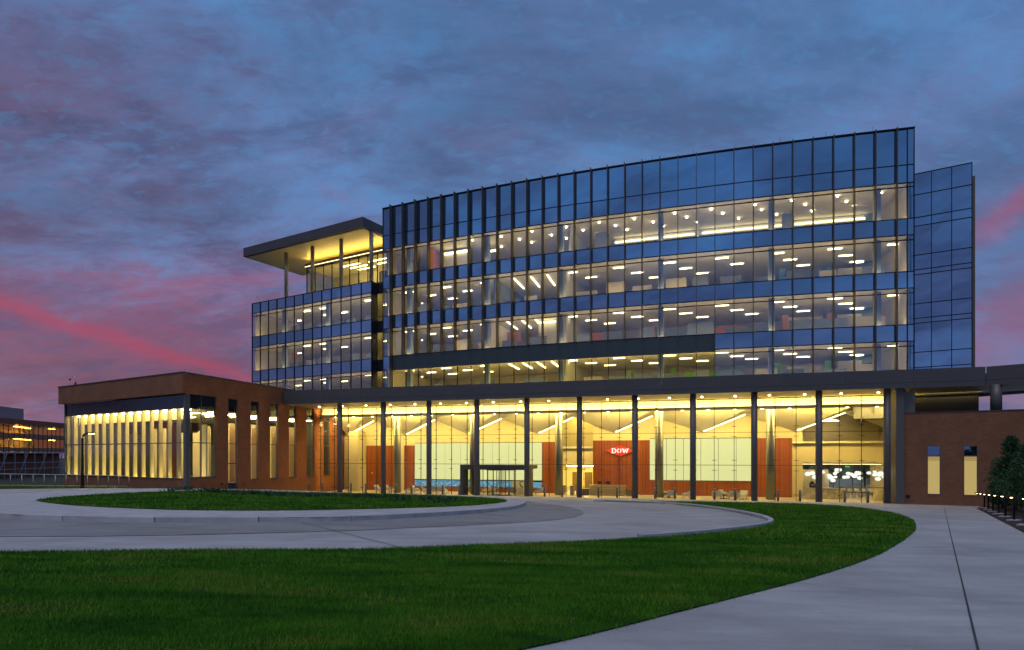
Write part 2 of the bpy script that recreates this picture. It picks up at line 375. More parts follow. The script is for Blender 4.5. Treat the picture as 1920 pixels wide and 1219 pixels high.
def boxes(name, fr, lst, m, parent=None):
    vs, fs = [], []
    for (x0, x1, y0, y1, z0, z1) in lst:
        i = len(vs)
        vs += [fr.p(x, y, z) for z in (z0, z1) for x, y in ((x0, y0), (x1, y0), (x1, y1), (x0, y1))]
        fs += [tuple(i+k for k in f) for f in ((3, 2, 1, 0), (4, 5, 6, 7), (0, 1, 5, 4), (1, 2, 6, 5), (2, 3, 7, 6), (3, 0, 4, 7))]
    return mesh(name, vs, fs, m, parent)
def prism(name, pts, z0, z1, m, parent=None):
    n_ = len(pts)
    vs = [(p[0], p[1], z0) for p in pts]+[(p[0], p[1], z1) for p in pts]
    fs = [tuple(range(n_-1, -1, -1)), tuple(range(n_, 2*n_))]+[(i, (i+1) % n_, n_+(i+1) % n_, n_+i) for i in range(n_)]
    return mesh(name, vs, fs, m, parent)
def arcstrip(name, q0, q1, y0, y1, z0, z1, m, parent, seg=24):
    vs, fs = [], []
    for i in range(seg+1):
        q = q0+(q1-q0)*i/seg
        vs += [ARC.p(q, y0, z0), ARC.p(q, y1, z0), ARC.p(q, y1, z1), ARC.p(q, y0, z1)]
    for i in range(seg):
        a = 4*i; b_ = a+4
        for k in range(4): fs.append((a+k, a+(k+1) % 4, b_+(k+1) % 4, b_+k))
    fs += [(0, 3, 2, 1), tuple(4*seg+k for k in range(4))]
    return mesh(name, vs, fs, m, parent)
CYLM = {}
def cyl_mesh(r0, r1, h, m, seg=20):
    k = (round(r0, 3), round(r1, 3), round(h, 3), m, seg)
    if k not in CYLM:
        bm = bmesh.new(); bmesh.ops.create_cone(bm, cap_ends=True, segments=seg, radius1=r0, radius2=r1, depth=h, matrix=Matrix.Translation((0, 0, h/2)))
        me = bpy.data.meshes.new('cyl')
        for f in bm.faces: f.smooth = abs(f.normal.z) < .9
        bm.to_mesh(me); bm.free(); me.materials.append(M[m]); CYLM[k] = me
    return CYLM[k]
def cyl(name, p, h, r, m, parent=None, r1=None, seg=20):
    return link(name, cyl_mesh(r, r if r1 is None else r1, h, m, seg), parent, p)
def tube_geo(pts, r, seg=8):
    pts = [Vector(p) for p in pts]; rs = r if isinstance(r, (list, tuple)) else [r]*len(pts)
    vs, fs = [], []; up = Vector((0, 0, 1))
    for i, p in enumerate(pts):
        d = (pts[min(i+1, len(pts)-1)]-pts[max(i-1, 0)]).normalized()
        a = d.cross(up) if abs(d.z) < .95 else d.cross(Vector((1, 0, 0))); a.normalize(); b_ = d.cross(a)
        vs += [p+rs[i]*(math.cos(2*math.pi*k/seg)*a+math.sin(2*math.pi*k/seg)*b_) for k in range(seg)]
    for i in range(len(pts)-1):
        for k in range(seg): fs.append((i*seg+k, i*seg+(k+1) % seg, (i+1)*seg+(k+1) % seg, (i+1)*seg+k))
    fs += [tuple(range(seg-1, -1, -1)), tuple((len(pts)-1)*seg+k for k in range(seg))]
    return vs, fs
def tube(name, pts, r, m, parent=None, seg=8):
    vs, fs = tube_geo(pts, r, seg); return mesh(name, vs, fs, m, parent, True)
ORD = 'first second third fourth fifth sixth seventh eighth ninth tenth eleventh twelfth thirteenth fourteenth fifteenth sixteenth seventeenth eighteenth nineteenth twentieth twenty-first twenty-second twenty-third twenty-fourth'.split()

# ------------------------------------------------------------------ terrain
CB, SB = math.cos(R(16.1)), math.sin(R(16.1))
VS = [-60, 0, 10, 45, 53, 57, 62.5, 400]; ZS = [4.2, 2.6, 2.13, .42, .05, 0, -.42, -.42]
def sstep(x): x = np.clip(x, 0, 1); return x*x*(3-2*x)
def terr(X, Y):
    X = np.asarray(X, float); Y = np.asarray(Y, float)
    v = SB*X+CB*Y
    return np.interp(v, VS, ZS)+.5*sstep((-X-14)/14)*sstep((v-18)/20)*(1-sstep((v-50)/12))
def smooth_poly(pts, per=6):
    """closed Catmull-Rom through the points"""
    n_ = len(pts); out = []
    for i in range(n_):
        p0, p1, p2, p3 = (np.array(pts[(i+k-1) % n_], float) for k in range(4))
        for j in range(per):
            t = j/per
            out.append(tuple(.5*((2*p1)+(-p0+p2)*t+(2*p0-5*p1+4*p2-p3)*t*t+(-p0+3*p1-3*p2+p3)*t**3)))
    return out
def smooth_line(pts, per=6):
    out = []
    q = [pts[0]]+list(pts)+[pts[-1]]
    for i in range(len(pts)-1):
        p0, p1, p2, p3 = (np.array(q[i+k], float) for k in range(4))
        for j in range(per):
            t = j/per
            out.append(tuple(.5*((2*p1)+(-p0+p2)*t+(2*p0-5*p1+4*p2-p3)*t*t+(-p0+3*p1-3*p2+p3)*t**3)))
    out.append(tuple(pts[-1])); return out
def inside(px, py, poly):
    px = np.asarray(px); r = np.zeros(px.shape, bool)
    x0, y0 = poly[-1]
    for x1, y1 in poly:
        c_ = ((y1 > py) != (y0 > py)) & (px < (x0-x1)*(py-y1)/((y0-y1) if y0 != y1 else 1e-9)+x1)
        r ^= c_; x0, y0 = x1, y1
    return r
def bdist(px, py, poly):
    px = np.asarray(px); d = np.full(px.shape, 1e9)
    a = np.array(poly); b_ = np.roll(a, -1, 0)
    for (x0, y0), (x1, y1) in zip(a, b_):
        ex, ey = x1-x0, y1-y0; L2 = ex*ex+ey*ey+1e-12
        t = np.clip(((px-x0)*ex+(py-y0)*ey)/L2, 0, 1)
        d = np.minimum(d, np.hypot(px-x0-t*ex, py-y0-t*ey))
    return d
def sheet(name, poly, off, m, step=1.0, parent=None, skirt=0., extra=None):
    """a sheet that follows the terrain; off may be a function of (x, y)"""
    xs = np.array(poly); x0, y0 = xs.min(0); x1, y1 = xs.max(0)
    gx, gy = np.meshgrid(np.arange(x0+step/2, x1, step), np.arange(y0+step/2, y1, step)); gx = gx.ravel(); gy = gy.ravel()
    ok = inside(gx, gy, poly); gx, gy = gx[ok], gy[ok]
    d = bdist(gx, gy, poly); gx, gy = gx[d > step*.3], gy[d > step*.3]
    nb = len(poly)
    pts = [Vector((float(a), float(b_))) for a, b_ in poly]+[Vector((float(a), float(b_))) for a, b_ in zip(gx, gy)]
    v2, e2, f2, *_ = delaunay_2d_cdt(pts, [(i, (i+1) % nb) for i in range(nb)], [], 1, 1e-5)
    X = np.array([v.x for v in v2]); Y = np.array([v.y for v in v2])
    Z = terr(X, Y)+(off(X, Y) if callable(off) else off)
    vs = [(float(a), float(b_), float(c_)) for a, b_, c_ in zip(X, Y, Z)]; fs = [tuple(f) for f in f2]
    if skirt:
        k = len(vs); zb = [(p[0], p[1], float(terr(*p)+(off(np.array([p[0]]), np.array([p[1]]))[0] if callable(off) else off))) for p in poly]
        vs += zb+[(x, y, z-skirt) for x, y, z in zb]
        fs += [(k+i, k+(i+1) % nb, k+nb+(i+1) % nb, k+nb+i) for i in range(nb)]
    o = mesh(name, vs, fs, m, parent)
    return o

# plan outlines (metres)
LAWN_DRIVE = [(-9.21, 10.94), (-7.85, 11.18), (-6.41, 11.6), (-3.38, 12.04), (-2.39, 12.36), (-.71, 13.3), (1.38, 14.32), (3.17, 15.5), (4.7, 16.74), (7.18, 19.3), (8.88, 21.54), (10.05, 23.88), (11.1, 27.52), (12.3, 37.2), (11.2, 46.3), (6.6, 49.4)]
LAWN_WALK = [(10, 50.6), (14.1, 50.5), (18.9, 50.2), (22.0, 49.2), (23.6, 47.0), (23.9, 41.72), (21.18, 33.68), (17.78, 27.02), (14.3, 21.52), (11.66, 17.82), (8.31, 13.48), (6.31, 11.12), (4.42, 9.12), (3.13, 7.88), (1.88, 6.7), (.87, 5.74), (.13, 5.1), (-1.6, 3.7), (-4.5, 1.6), (-9, -1.0), (-18, -4)]
LAWN_LEFT = [(-34, -5), (-34, 5), (-22, 8.6), (-14, 10.3)]
lawn_poly = smooth_line(LAWN_DRIVE, 4)+smooth_line(LAWN_WALK, 4)+smooth_line(LAWN_LEFT, 3)
ISL = [(-25.14, 32.2), (-22.01, 29.52), (-18.77, 27.44), (-14.97, 25.86), (-12.17, 25.7), (-9.38, 26.74), (-6.65, 29.16), (-3.72, 32.64), (-1.91, 36.38), (-.71, 40.64), (-.4, 45.5), (-1.6, 50.2), (-5.0, 53.6), (-10, 55.6), (-16.0, 56.2), (-21.0, 52.5), (-24.1, 45.1), (-26.15, 39.2), (-26.84, 36.0), (-26.02, 33.5)]
ISL = [(x*f, y*f) for (x, y), f in zip(ISL, [.92]*9+[.935, .95, .965, .98, 1, 1, .98, .96, .94, .92, .92])]
isl_poly = smooth_poly(ISL, 4)
APR = [(-16.91, 20.08), (-15.13, 19.32), (-11.89, 18.82), (-8.77, 19.6), (-5.83, 20.78), (-3.37, 24.0), (-1.5, 27.6), (-.1, 31.5), (.6, 36.0), (.95, 41.0), (.7, 46.0), (-.6, 51.0), (-4.0, 55.0), (-10, 57.0), (-17, 57.6), (-23, 53.5), (-26.5, 45.5), (-29.5, 39.5), (-31.0, 34.0), (-28.0, 28.5), (-22.0, 23.5)]
apr_poly = smooth_poly(APR, 4)
DARK = [(-34, 22), (-24, 16.2), (-17, 13.6), (-11.79, 13.9), (-8.21, 14.86), (-4.72, 16.8), (-3.21, 18.1), (-1.06, 20.12), (1.39, 22.9), (3.04, 27.0), (3.61, 31.68), (3.4, 37.4), (2.0, 43.5), (.5, 50.0), (-3, 55.8), (-3.6, 57.5), (-20, 40), (-30, 30)]
dark_poly = smooth_poly(DARK, 4)

gpoly = [(-400, -60), (400, -60), (400, 700), (-400, 700)]
vs, fs = [], []
gxs = np.concatenate([np.linspace(-600, -90, 14), np.arange(-80, 81, 4.), np.linspace(90, 600, 14)]); gys = np.concatenate([np.arange(-60, 84, 3.), np.linspace(90, 900, 18)])
GX, GY = np.meshgrid(gxs, gys); GZ = terr(GX, GY)-.06
me = bpy.data.meshes.new('ground'); nx = len(gxs)
me.from_pydata([(float(a), float(b_), float(c_)) for a, b_, c_ in zip(GX.ravel(), GY.ravel(), GZ.ravel())], [],
               [(j*nx+i, j*nx+i+1, (j+1)*nx+i+1, (j+1)*nx+i) for j in range(len(gys)-1) for i in range(nx-1)])
me.materials.append(M['earth']); struct(link('ground', me))
pav = [(-60, -8), (-34, -12), (60, -12), (60, 8), (50, 30), (47, 40), (30.5, 51.5), (32.5, 54.6)]+[tuple(LOB.p(16.5, 62.4)[:2]), tuple(LOB.p(-42.0, 62.4)[:2]), tuple(WR.p(2, .15)[:2]), tuple(WL.p(-1, .3)[:2]), (-33.5, 53.0), (-40, 45.5), (-60, 40)]
paving = struct(sheet('plaza_paving', pav, .0, 'concrete', 1.5))
struct(sheet('driveway', dark_poly, .012, 'drive', 1.2))
apron = struct(sheet('island_apron', apr_poly, .17, 'kerbst', 1.2))
# kerb stones round the island, each a stone of its own
def stones(poly, length, width, top, parent, closed=True, inward=1, name='kerb_stone', m='kerbst', gap=.015):
    P_ = np.array(list(poly)+([poly[0]] if closed else [])); seg = np.hypot(*np.diff(P_, axis=0).T); s_ = np.concatenate([[0], np.cumsum(seg)])
    n_ = int(s_[-1]/length); L = s_[-1]/n_
    at = lambda q: np.array([np.interp(q, s_, P_[:, 0]), np.interp(q, s_, P_[:, 1])])
    for k in range(n_):
        qs = np.linspace(k*L+gap, (k+1)*L-gap, 5); vs, fs = [], []
        for q in qs:
            p = at(q); d = at(min(q+.1, s_[-1]))-at(max(q-.1, 0)); d /= np.hypot(*d)+1e-9; nrm = np.array([-d[1], d[0]])*inward
            a = p; b_ = p+nrm*width; z = float(terr(*p))
            vs += [(a[0], a[1], z-.05), (a[0], a[1], z+top-.02), (a[0]+nrm[0]*.02, a[1]+nrm[1]*.02, z+top), (b_[0], b_[1], z+top), (b_[0], b_[1], z-.05)]
        for i in range(4):
            a = 5*i
            fs += [(a+j, a+j+1, a+j+6, a+j+5) for j in range(4)]
        fs += [(4, 3, 2, 1, 0), (20, 21, 22, 23, 24)]
        mesh(name, vs, fs, m, parent)
stones(apr_poly, 3.0, .3, .185, apron)
kerb = struct(sheet('lawn_kerb', [(10.2, 24.0), (10.35, 24.0), (10.4, 24.6), (10.25, 24.6)], .02, 'kerbst', .3))
stones(smooth_line([(3.17, 15.5), (4.7, 16.74), (7.18, 19.3), (8.88, 21.54), (10.05, 23.88), (11.1, 27.52), (11.9, 32.4), (12.3, 37.2), (12.2, 42.0), (11.2, 46.3), (9.2, 48.6), (6.6, 49.4)], 6), 2.6, .2, .14, kerb, False, -1)
# sawn joints in the paving
def strip(name, a, b_, w, off, m, parent):
    a = Vector(a); b_ = Vector(b_); d = (b_-a).normalized(); nr = Vector((-d.y, d.x))*w/2; n_ = max(2, int((b_-a).length/1.0)); vs, fs = [], []
    for i in range(n_+1):
        p = a.lerp(b_, i/n_)
        for q in (p-nr, p+nr): vs.append((q.x, q.y, float(terr(q.x, q.y))+off))
    fs = [(2*i, 2*i+1, 2*i+3, 2*i+2) for i in range(n_)]
    return mesh(name, vs, fs, m, parent)
strip('joint', (1.0, .95), (32.2, 45.3), .02, .008, 'joint', paving)
for y in (7.6, 12.0, 16.6, 21.2, 26, 31, 36, 41):
    x = .347+.703*y; strip('joint', (x-8, y+5.6), (x+1.95, y-1.35), .007, .008, 'joint', paving)
for a, b_ in (((-6.9, 19.9), (-2.2, 12.5)), ((-12.0, 18.6), (-14.0, 10.6)), ((-1.5, 27.4), (4.5, 17.2)), ((1.2, 38), (12.1, 33.5)), ((.9, 45), (11.0, 46.6))):
    strip('joint', a, b_, .03, .02, 'joint', paving)
# drain covers on the walk
for p in ((25.2, 41.),):
    cyl('drain_cover', (p[0], p[1], float(terr(*p))+.001), .012, .12, 'joint', paving, seg=14)

isl_top = lambda X, Y: .19+.16*sstep(bdist(X, Y, isl_poly)/7.)
lawn_off = lambda X, Y: .02+.05*sstep(bdist(X, Y, lawn_poly)/.5)
lawn = struct(sheet('lawn', lawn_poly, lawn_off, 'turf', .9))
island = struct(sheet('island_lawn', isl_poly, isl_top, 'turf', .9))
lw = [(-70, 44), (-41, 46.5), (-34.2, 52.4), (-31.2, 54.0), (-48, 64.0), (-70, 75)]
verge = struct(sheet('verge', smooth_poly(lw, 1), .05, 'turf', 2.))
# planting bed beside the walk
edge = lambda y, o=0.: (2.75+o+.703*y, y)
bed = struct(sheet('planting_bed', [edge(3), edge(15), edge(30), edge(44.2), (36.0, 46.6), (44.5, 41.2), (47, 38), edge(20, 7), edge(3, 9)], lambda X, Y: .03+.05*sstep((X-2.75-.703*Y)/.8), 'mulch', .8))

# ---------------- grass blades
m_, n, l = nodes_of('grass_blade'); b = n['Principled BSDF']; b.inputs['Roughness'].default_value = .7; b.inputs['Specular IOR Level'].default_value = .08
tg = n.new('ShaderNodeTexCoord'); t = n.new('ShaderNodeTexNoise'); t.inputs['Scale'].default_value = .8; t.inputs['Detail'].default_value = 9; t.inputs['Roughness'].default_value = .7
mg = n.new('ShaderNodeMapping'); mg.inputs['Scale'].default_value = (.45, 1.5, 1); mg.inputs['Rotation'].default_value = (0, 0, R(-12)); l.new(tg.outputs['Object'], mg.inputs[0]); l.new(mg.outputs[0], t.inputs['Vector'])
cr = n.new('ShaderNodeValToRGB'); l.new(t.outputs[0], cr.inputs[0])
cr.color_ramp.elements[0].position = .38; cr.color_ramp.elements[0].color = (.022, .115, .008, 1)
cr.color_ramp.elements[1].position = .64; cr.color_ramp.elements[1].color = (.22, .26, .040, 1)
e_ = cr.color_ramp.elements.new(.52); e_.color = (.080, .250, .014, 1)
l.new(cr.outputs[0], b.inputs['Base Color']); M['grassblade'] = m_
def blades(name, poly, offf, bands, label):
    vs_all, n_tot = [], 0
    a = np.array(poly); x0, y0 = a.min(0); x1, y1 = a.max(0)
    for (r0, r1, dens, hh, ww) in bands:
        bx0, bx1, by0, by1 = max(x0, -r1), min(x1, r1), max(y0, 2), min(y1, r1)
        if bx1 <= bx0 or by1 <= by0: continue
        k = int((bx1-bx0)*(by1-by0)*dens); X = rng.uniform(bx0, bx1, k); Y = rng.uniform(by0, by1, k)
        rr = np.hypot(X, Y); ok = (rr >= r0) & (rr < r1) & (np.abs(X) < Y*.93+1.0)
        X, Y = X[ok], Y[ok]; ok = inside(X, Y, poly); X, Y = X[ok], Y[ok]
        Z = terr(X, Y)+offf(X, Y)-.01
        X = X+rng.normal(0, .035, len(X)); Y = Y+rng.normal(0, .035, len(Y))
        th = rng.uniform(0, 2*math.pi, len(X)); w = ww*rng.uniform(.6, 1.3, len(X)); h = hh*rng.uniform(.45, 1.25, len(X)); la = rng.uniform(0, 2*math.pi, len(X)); lean = h*rng.uniform(.1, .75, len(X))
        wx, wy = np.cos(th)*w/2, np.sin(th)*w/2
        T = np.stack([np.stack([X-wx, Y-wy, Z], 1), np.stack([X+wx, Y+wy, Z], 1),
                      np.stack([X+lean*np.cos(la), Y+lean*np.sin(la), Z+h], 1)], 1)
        vs_all.append(T.reshape(-1, 3))
    V = np.concatenate(vs_all); n_ = len(V)//3
    me = bpy.data.meshes.new(name); me.vertices.add(len(V)); me.vertices.foreach_set('co', V.ravel().astype(np.float32))
    me.loops.add(len(V)); me.loops.foreach_set('vertex_index', np.arange(len(V), dtype=np.int32))
    me.polygons.add(n_); me.polygons.foreach_set('loop_start', np.arange(0, len(V), 3, dtype=np.int32)); me.polygons.foreach_set('loop_total', np.full(n_, 3, np.int32))
    me.update(); me.validate(); me.materials.append(M['grassblade'])
    o = link(name, me); o['kind'] = 'stuff'; tag(o, label, 'grass'); return o
blades('grass', lawn_poly, lawn_off, [(3, 6.5, 4200, .052, .006), (6.5, 10, 2200, .056, .009), (10, 16, 800, .062, .015), (16, 27, 170, .075, .035), (27, 56, 55, .08, .06)], 'short mown grass growing over the foreground lawn')
blades('grass', isl_poly, isl_top, [(20, 70, 60, .09, .06)], 'short mown grass on the oval island lawn')
# darker tufts of ground cover on the island
def tufts(name, spots, label, m, hgt, n_per):
    vs, fs = [], []
    for (x, y) in spots:
        z = float(terr(x, y)+isl_top(np.array([x]), np.array([y]))[0])
        for k in range(n_per):
            a = random.uniform(0, 6.28); r = random.uniform(0, .5); h = hgt*random.uniform(.5, 1.2); p = Vector((x+r*math.cos(a), y+r*math.sin(a), z)); a2 = random.uniform(0, 6.28)
            w = Vector((math.cos(a2), math.sin(a2), 0))*.05; tip = p+Vector((math.cos(a)*h*.8, math.sin(a)*h*.8, h)); i = len(vs); vs += [p-w, p+w, tip]; fs.append((i, i+1, i+2))
    o = mesh(name, vs, fs, m); o['kind'] = 'stuff'; tag(o, label, 'ground cover')
spots = [(random.gauss(-14+10*(t_-.5)*2, .8), random.gauss(41-7*(t_-.5), 1.2)) for t_ in np.linspace(0, 1, 90)]
tufts('ground_cover', spots, 'row of darker low tufts across the island lawn', 'needle', .3, 26)

# ------------------------------------------------------------------ curved office building
ob = thing('office_building', ARC.p(25, 4, 10.5), 'long curved blue glass office block rising behind the entrance canopy', 'office block')
Q = [0., 1.29]+[1.29+1.6283*k for k in range(1, 31)]+[50.99, 51.5]
FLO = [10.54, 15.04, 19.54, 24.04]
IQ = min(range(len(Q)), key=lambda i: abs(Q[i]-35.37))      # where the opaque band ends
def pane(name, i, z0, z1, m, y=0.):
    q0, q1 = Q[i], Q[i+1]; g = .012
    o = link(name, box_mesh(q1-q0-2*g, .03, z1-z0-2*g, m), ob, ARC.p((q0+q1)/2, y, z0+g), ARC.ang((q0+q1)/2))
    o.rotation_euler = (R(random.gauss(0, .22)), 0, o.rotation_euler[2]+R(random.gauss(0, .3)))
for i in range(len(Q)-1):
    pane('parapet_panel', i, 28.6, 31.6, 'spandrel'); pane('parapet_panel', i, 27.08, 28.6, 'spandrel')
    for f, z in enumerate(FLO):
        if f == 0 and 1 <= i < IQ: continue
        pane('window_pane', i, z, z+2.68, 'vision'); pane('transom_pane', i, z+2.68, z+3.1, 'vision')
        if f < 3 and not (f == 0 and 1 <= i < IQ): pane('spandrel_panel', i, z+3.1, z+4.5, 'spandrel')
# opaque metal band with clear windows below
for i in range(1, IQ):
    q0, q1 = Q[i], Q[i+1]
    link('band_panel', box_mesh(q1-q0-.006, .1, 1.62, 'band'), ob, ARC.p((q0+q1)/2, .02, 13.42), ARC.ang((q0+q1)/2))
    link('window_pane', box_mesh(q1-q0-.03, .03, 2.85, 'recess'), ob, ARC.p((q0+q1)/2, .30, 10.55), ARC.ang((q0+q1)/2))
    link('mullion', box_mesh(.055, .14, 2.86, 'mull'), ob, ARC.p(q1, .27, 10.55), ARC.ang(q1))
for k, q in enumerate(Q):
    z0 = 15.0 if 1 < k < IQ else 10.6
    link('mullion', box_mesh(.06, .12, 31.6-z0, 'mull'), ob, ARC.p(q, -.02, z0), ARC.ang(q))
    if 1 <= k <= len(Q)-3:
        dep = .50 if k < 20 else .30
        link('fin', box_mesh(.055, dep, 31.75-z0, 'fin'), ob, ARC.p(q, -.02-.06-dep/2, z0), ARC.ang(q))
for z in [31.6, 28.6, 27.08, 26.72, 24.04, 22.64, 22.22, 19.54, 18.14, 17.72, 15.04]:
    arcstrip('transom', 0, 51.5, -.055, .05, z-.035, z+.035, 'mull', ob)
for z in [13.64, 13.22, 10.6]:
    arcstrip('transom', Q[IQ], 51.5, -.055, .05, z-.035, z+.035, 'mull', ob, 12)
arcstrip('roof_coping', -.05, 51.55, -.12, .4, 31.64, 31.74, 'mull', ob)
arcstrip('roof_slab', 0, 51.5, .4, 15, 28.9, 29.2, 'slabdark', ob)
# inside: slabs with white ceilings, walls, columns, lamps
for f, z in enumerate(FLO):
    arcstrip('floor_slab', .05, 51.45, .45 if f == 0 else .12, 15, z-(.06 if f == 0 else 1.36), z-.04, 'ceil', ob)
    arcstrip('interior_wall', .05, 51.45, 11.0 if f < 3 else 8.5, 11.3 if f < 3 else 8.8, z-.03, z+3.12, 'office', ob)
    arcstrip('added_floor_glow', .6, 50.9, .5, .8, z-.035, z+.02, 'floorglow', ob)  # added strip hidden at floor level, brightens the ceiling
    for q in (0.1, 51.1): arcstrip('end_wall', q, q+.25, .5, 14.5, z-.03, z+3.12, 'office', ob, 1)
    for q in (2.9, 12.6, 20.75, 30.6, 40.4, 49.0):
        box('interior_column', Frame(*ARC.p(q, 0)[:2], math.degrees(ARC.ang(q))), -.25, .25, .8, 1.3, z-.03, z+3.12, 'icol', ob)
arcstrip('floor_slab', .05, 51.45, .12, 15, 27.2, 28.5, 'ceil', ob)
def afr(q): return Frame(*ARC.p(q, 0)[:2], math.degrees(ARC.ang(q)))
# cross walls and coloured walls (q, y0, y1, floor, material, thickness)
for (q, y0, y1, f, m, th) in ((21.1, 1.2, 11, 0, 'white', .2), (21.1, 1.2, 11, 1, 'white', .2), (21.1, 1.2, 11, 2, 'white', .2), (21.5, 1.5, 8.5, 3, 'white', .15), (12.9, 1.2, 10, 1, 'office', .2), (13.2, 1.5, 11, 2, 'screen', .15), (34.0, 1.5, 8.5, 3, 'white', .15), (42.6, 3, 8.5, 3, 'office', .15), (5.0, 1.5, 8, 3, 'orangewall', .3)):
    box('cross_wall', afr(q), -th/2, th/2, y0, y1, FLO[f]-.03, FLO[f]+3.12, m, ob)
for (q, w, y, f, m, h) in ((35.4, 5.2, 6.0, 0, 'greenwall', 1.9), (35.6, 5.2, 6.2, 1, 'orangewall', 1.9), (35.0, 4.6, 6.2, 2, 'bluewall', 1.2), (41.6, .5, 5, 0, 'greenwall', 2.4), (46, .5, 5, 0, 'greenwall', 2.4), (42.2, .5, 5, 1, 'orangewall', 2.4), (46.2, .5, 5, 1, 'orangewall', 2.4), (41.9, .5, 5, 2, 'bluewall', 2.4), (46.1, .5, 5, 2, 'bluewall', 2.4), (44, 3.2, 5.2, 1, 'office', 2.2), (44, 3.2, 5.2, 2, 'screen', 2.2), (44, 3.2, 5.2, 0, 'office', 2.0), (23.2, 1.6, 7, 1, 'orangewall', 2.2), (29.5, .4, 5, 1, 'orangewall', 2.2), (27.0, .4, 5, 0, 'greenwall', 2.2), (31.5, .4, 5, 0, 'greenwall', 2.2), (14.4, 1.6, 4, 1, 'amber', 2.4), (48.6, 2.4, 7, 1, 'white', 2.6), (48.6, 2.4, 7, 2, 'white', 2.6), (48.6, 2.4, 7, 0, 'white', 2.6)):
    box('accent_wall', afr(q), -w/2, w/2, y, y+.15, FLO[f]-.03, FLO[f]+h, m, ob)
box('cabinet', afr(24.8), -.7, .5, 1.8, 3.0, 24.0, 26.2, 'screen', ob); box('cabinet', afr(41.9), -.45, .45, 1.6, 2.2, 24.0, 26.0, 'screen', ob)
for f in (0, 1, 2):
    for k in range(17):
        q = 3.2+k*2.85+random.uniform(-.5, .5)
        if abs(q-21) < 1.0: continue
        w = random.choice((1.4, 1.9, 2.4)); y = random.choice((1.6, 2.4, 3.4))
        box('desk_partition', afr(q), -w/2, w/2, y, y+.08, FLO[f]-.03, FLO[f]+random.choice((1.15, 1.35, 1.5)), random.choice(('screen', 'screen', 'screen', 'office')), ob)
lampm = box_mesh(1.15, .13, .04, 'lamp')
for f in (0, 1, 2):
    for k in range(11):
        for r_, y in enumerate((2.3, 4.6, 6.8)):
            q = 2.0+k*4.885+(0.0, 1.5, 3.1)[r_]
            if 12.4 < q < 21: continue
            if q > 51 or (f == 2 and r_ == 2 and k % 3 == 1): continue
            link('ceiling_light', lampm, ob, ARC.p(q, y, FLO[f]+3.06), ARC.ang(q))
for f, q0 in ((2, 15.0), (2, 16.9), (2, 18.7), (2, 20.3), (1, 14.2), (1, 15.9), (1, 17.4), (0, 14.4), (0, 16.0), (0, 17.6), (0, 19.2)):
    link('ceiling_light', box_mesh(.07, 4.0, .05, 'lamp'), ob, ARC.p(q0, 4.2, FLO[f]+3.06), ARC.ang(q0)+R(6))
dl = cyl_mesh(.085, .085, .05, 'down', 12)
for k in range(34):
    q = 10.5+k*1.18+random.uniform(-.3, .3); y = (1.6, 3.1, 4.6)[k % 3]+random.uniform(-.2, .2)
    link('downlight', dl, ob, ARC.p(q, y, 27.06))
arcstrip('cove_light', 25.2, 33.6, 6.7, 6.85, 26.72, 26.80, 'coveoffice', ob, 10); arcstrip('cove_light', 34.4, 49.8, 6.7, 6.85, 26.72, 26.80, 'coveoffice', ob, 12)
arcstrip('bulkhead', 25.2, 49.8, 6.9, 8.4, 26.6, 27.1, 'white', ob, 16)
arcstrip('cove_light', 6.2, 9.2, 3.0, 3.15, 26.55, 26.75, 'coveoffice', ob, 4); arcstrip('lit_wall', 6.0, 9.4, 3.2, 3.35, 24.0, 26.9, 'white', ob, 4)
arcstrip('lit_wall', 17.6, 19.6, 3.2, 3.3, 15.0, 18.1, 'white', ob, 3); arcstrip('cove_light', 17.6, 19.6, 2.8, 3.0, 17.85, 18.0, 'coveoffice', ob, 3)
arcstrip('cove_light', 11.2, 12.9, 3.2, 3.35, 26.2, 26.4, 'coveoffice', ob, 4)
for k in range(13):
    q = 4+k*3.7; tube('lightning_rod', [ARC.p(q, .1, 31.7), ARC.p(q, .1, 32.25)], .012, 'mull', ob, 5)

# ------------------------------------------------------------------ block with the roof terrace
tb = thing('terrace_block', TB.p(-10, 5, 10.5), 'lower glass block with roof terrace under a flat overhanging canopy', 'office block')
NP = 13; PW = 21/NP
for i in range(NP):
    x0 = -21+i*PW; x1 = x0+PW
    def tp(name, z0, z1, m):
        o = box(name, TB, x0+.012, x1-.012, -.015, .015, z0+.012, z1-.012, m, tb)
        o.rotation_euler = (R(random.gauss(0, .22)), 0, o.rotation_euler[2]+R(random.gauss(0, .3)))
    tp('parapet_panel', 22.64, 23.95, 'spandrel')
    for z in FLO[:3]:
        tp('window_pane', z, z+2.68, 'vision'); tp('transom_pane', z+2.68, z+3.1, 'vision')
        if z < 19: tp('spandrel_panel', z+3.1, z+4.5, 'spandrel')
for i in range(NP+1): box('mullion', TB, -21+i*PW-.03, -21+i*PW+.03, -.09, .05, 10.5, 23.95, 'mull', tb)
for z in (23.95, 22.64, 22.22, 19.54, 18.14, 17.72, 15.04, 13.64, 13.22): box('transom', TB, -21.02, .02, -.07, .055, z-.035, z+.035, 'mull', tb)
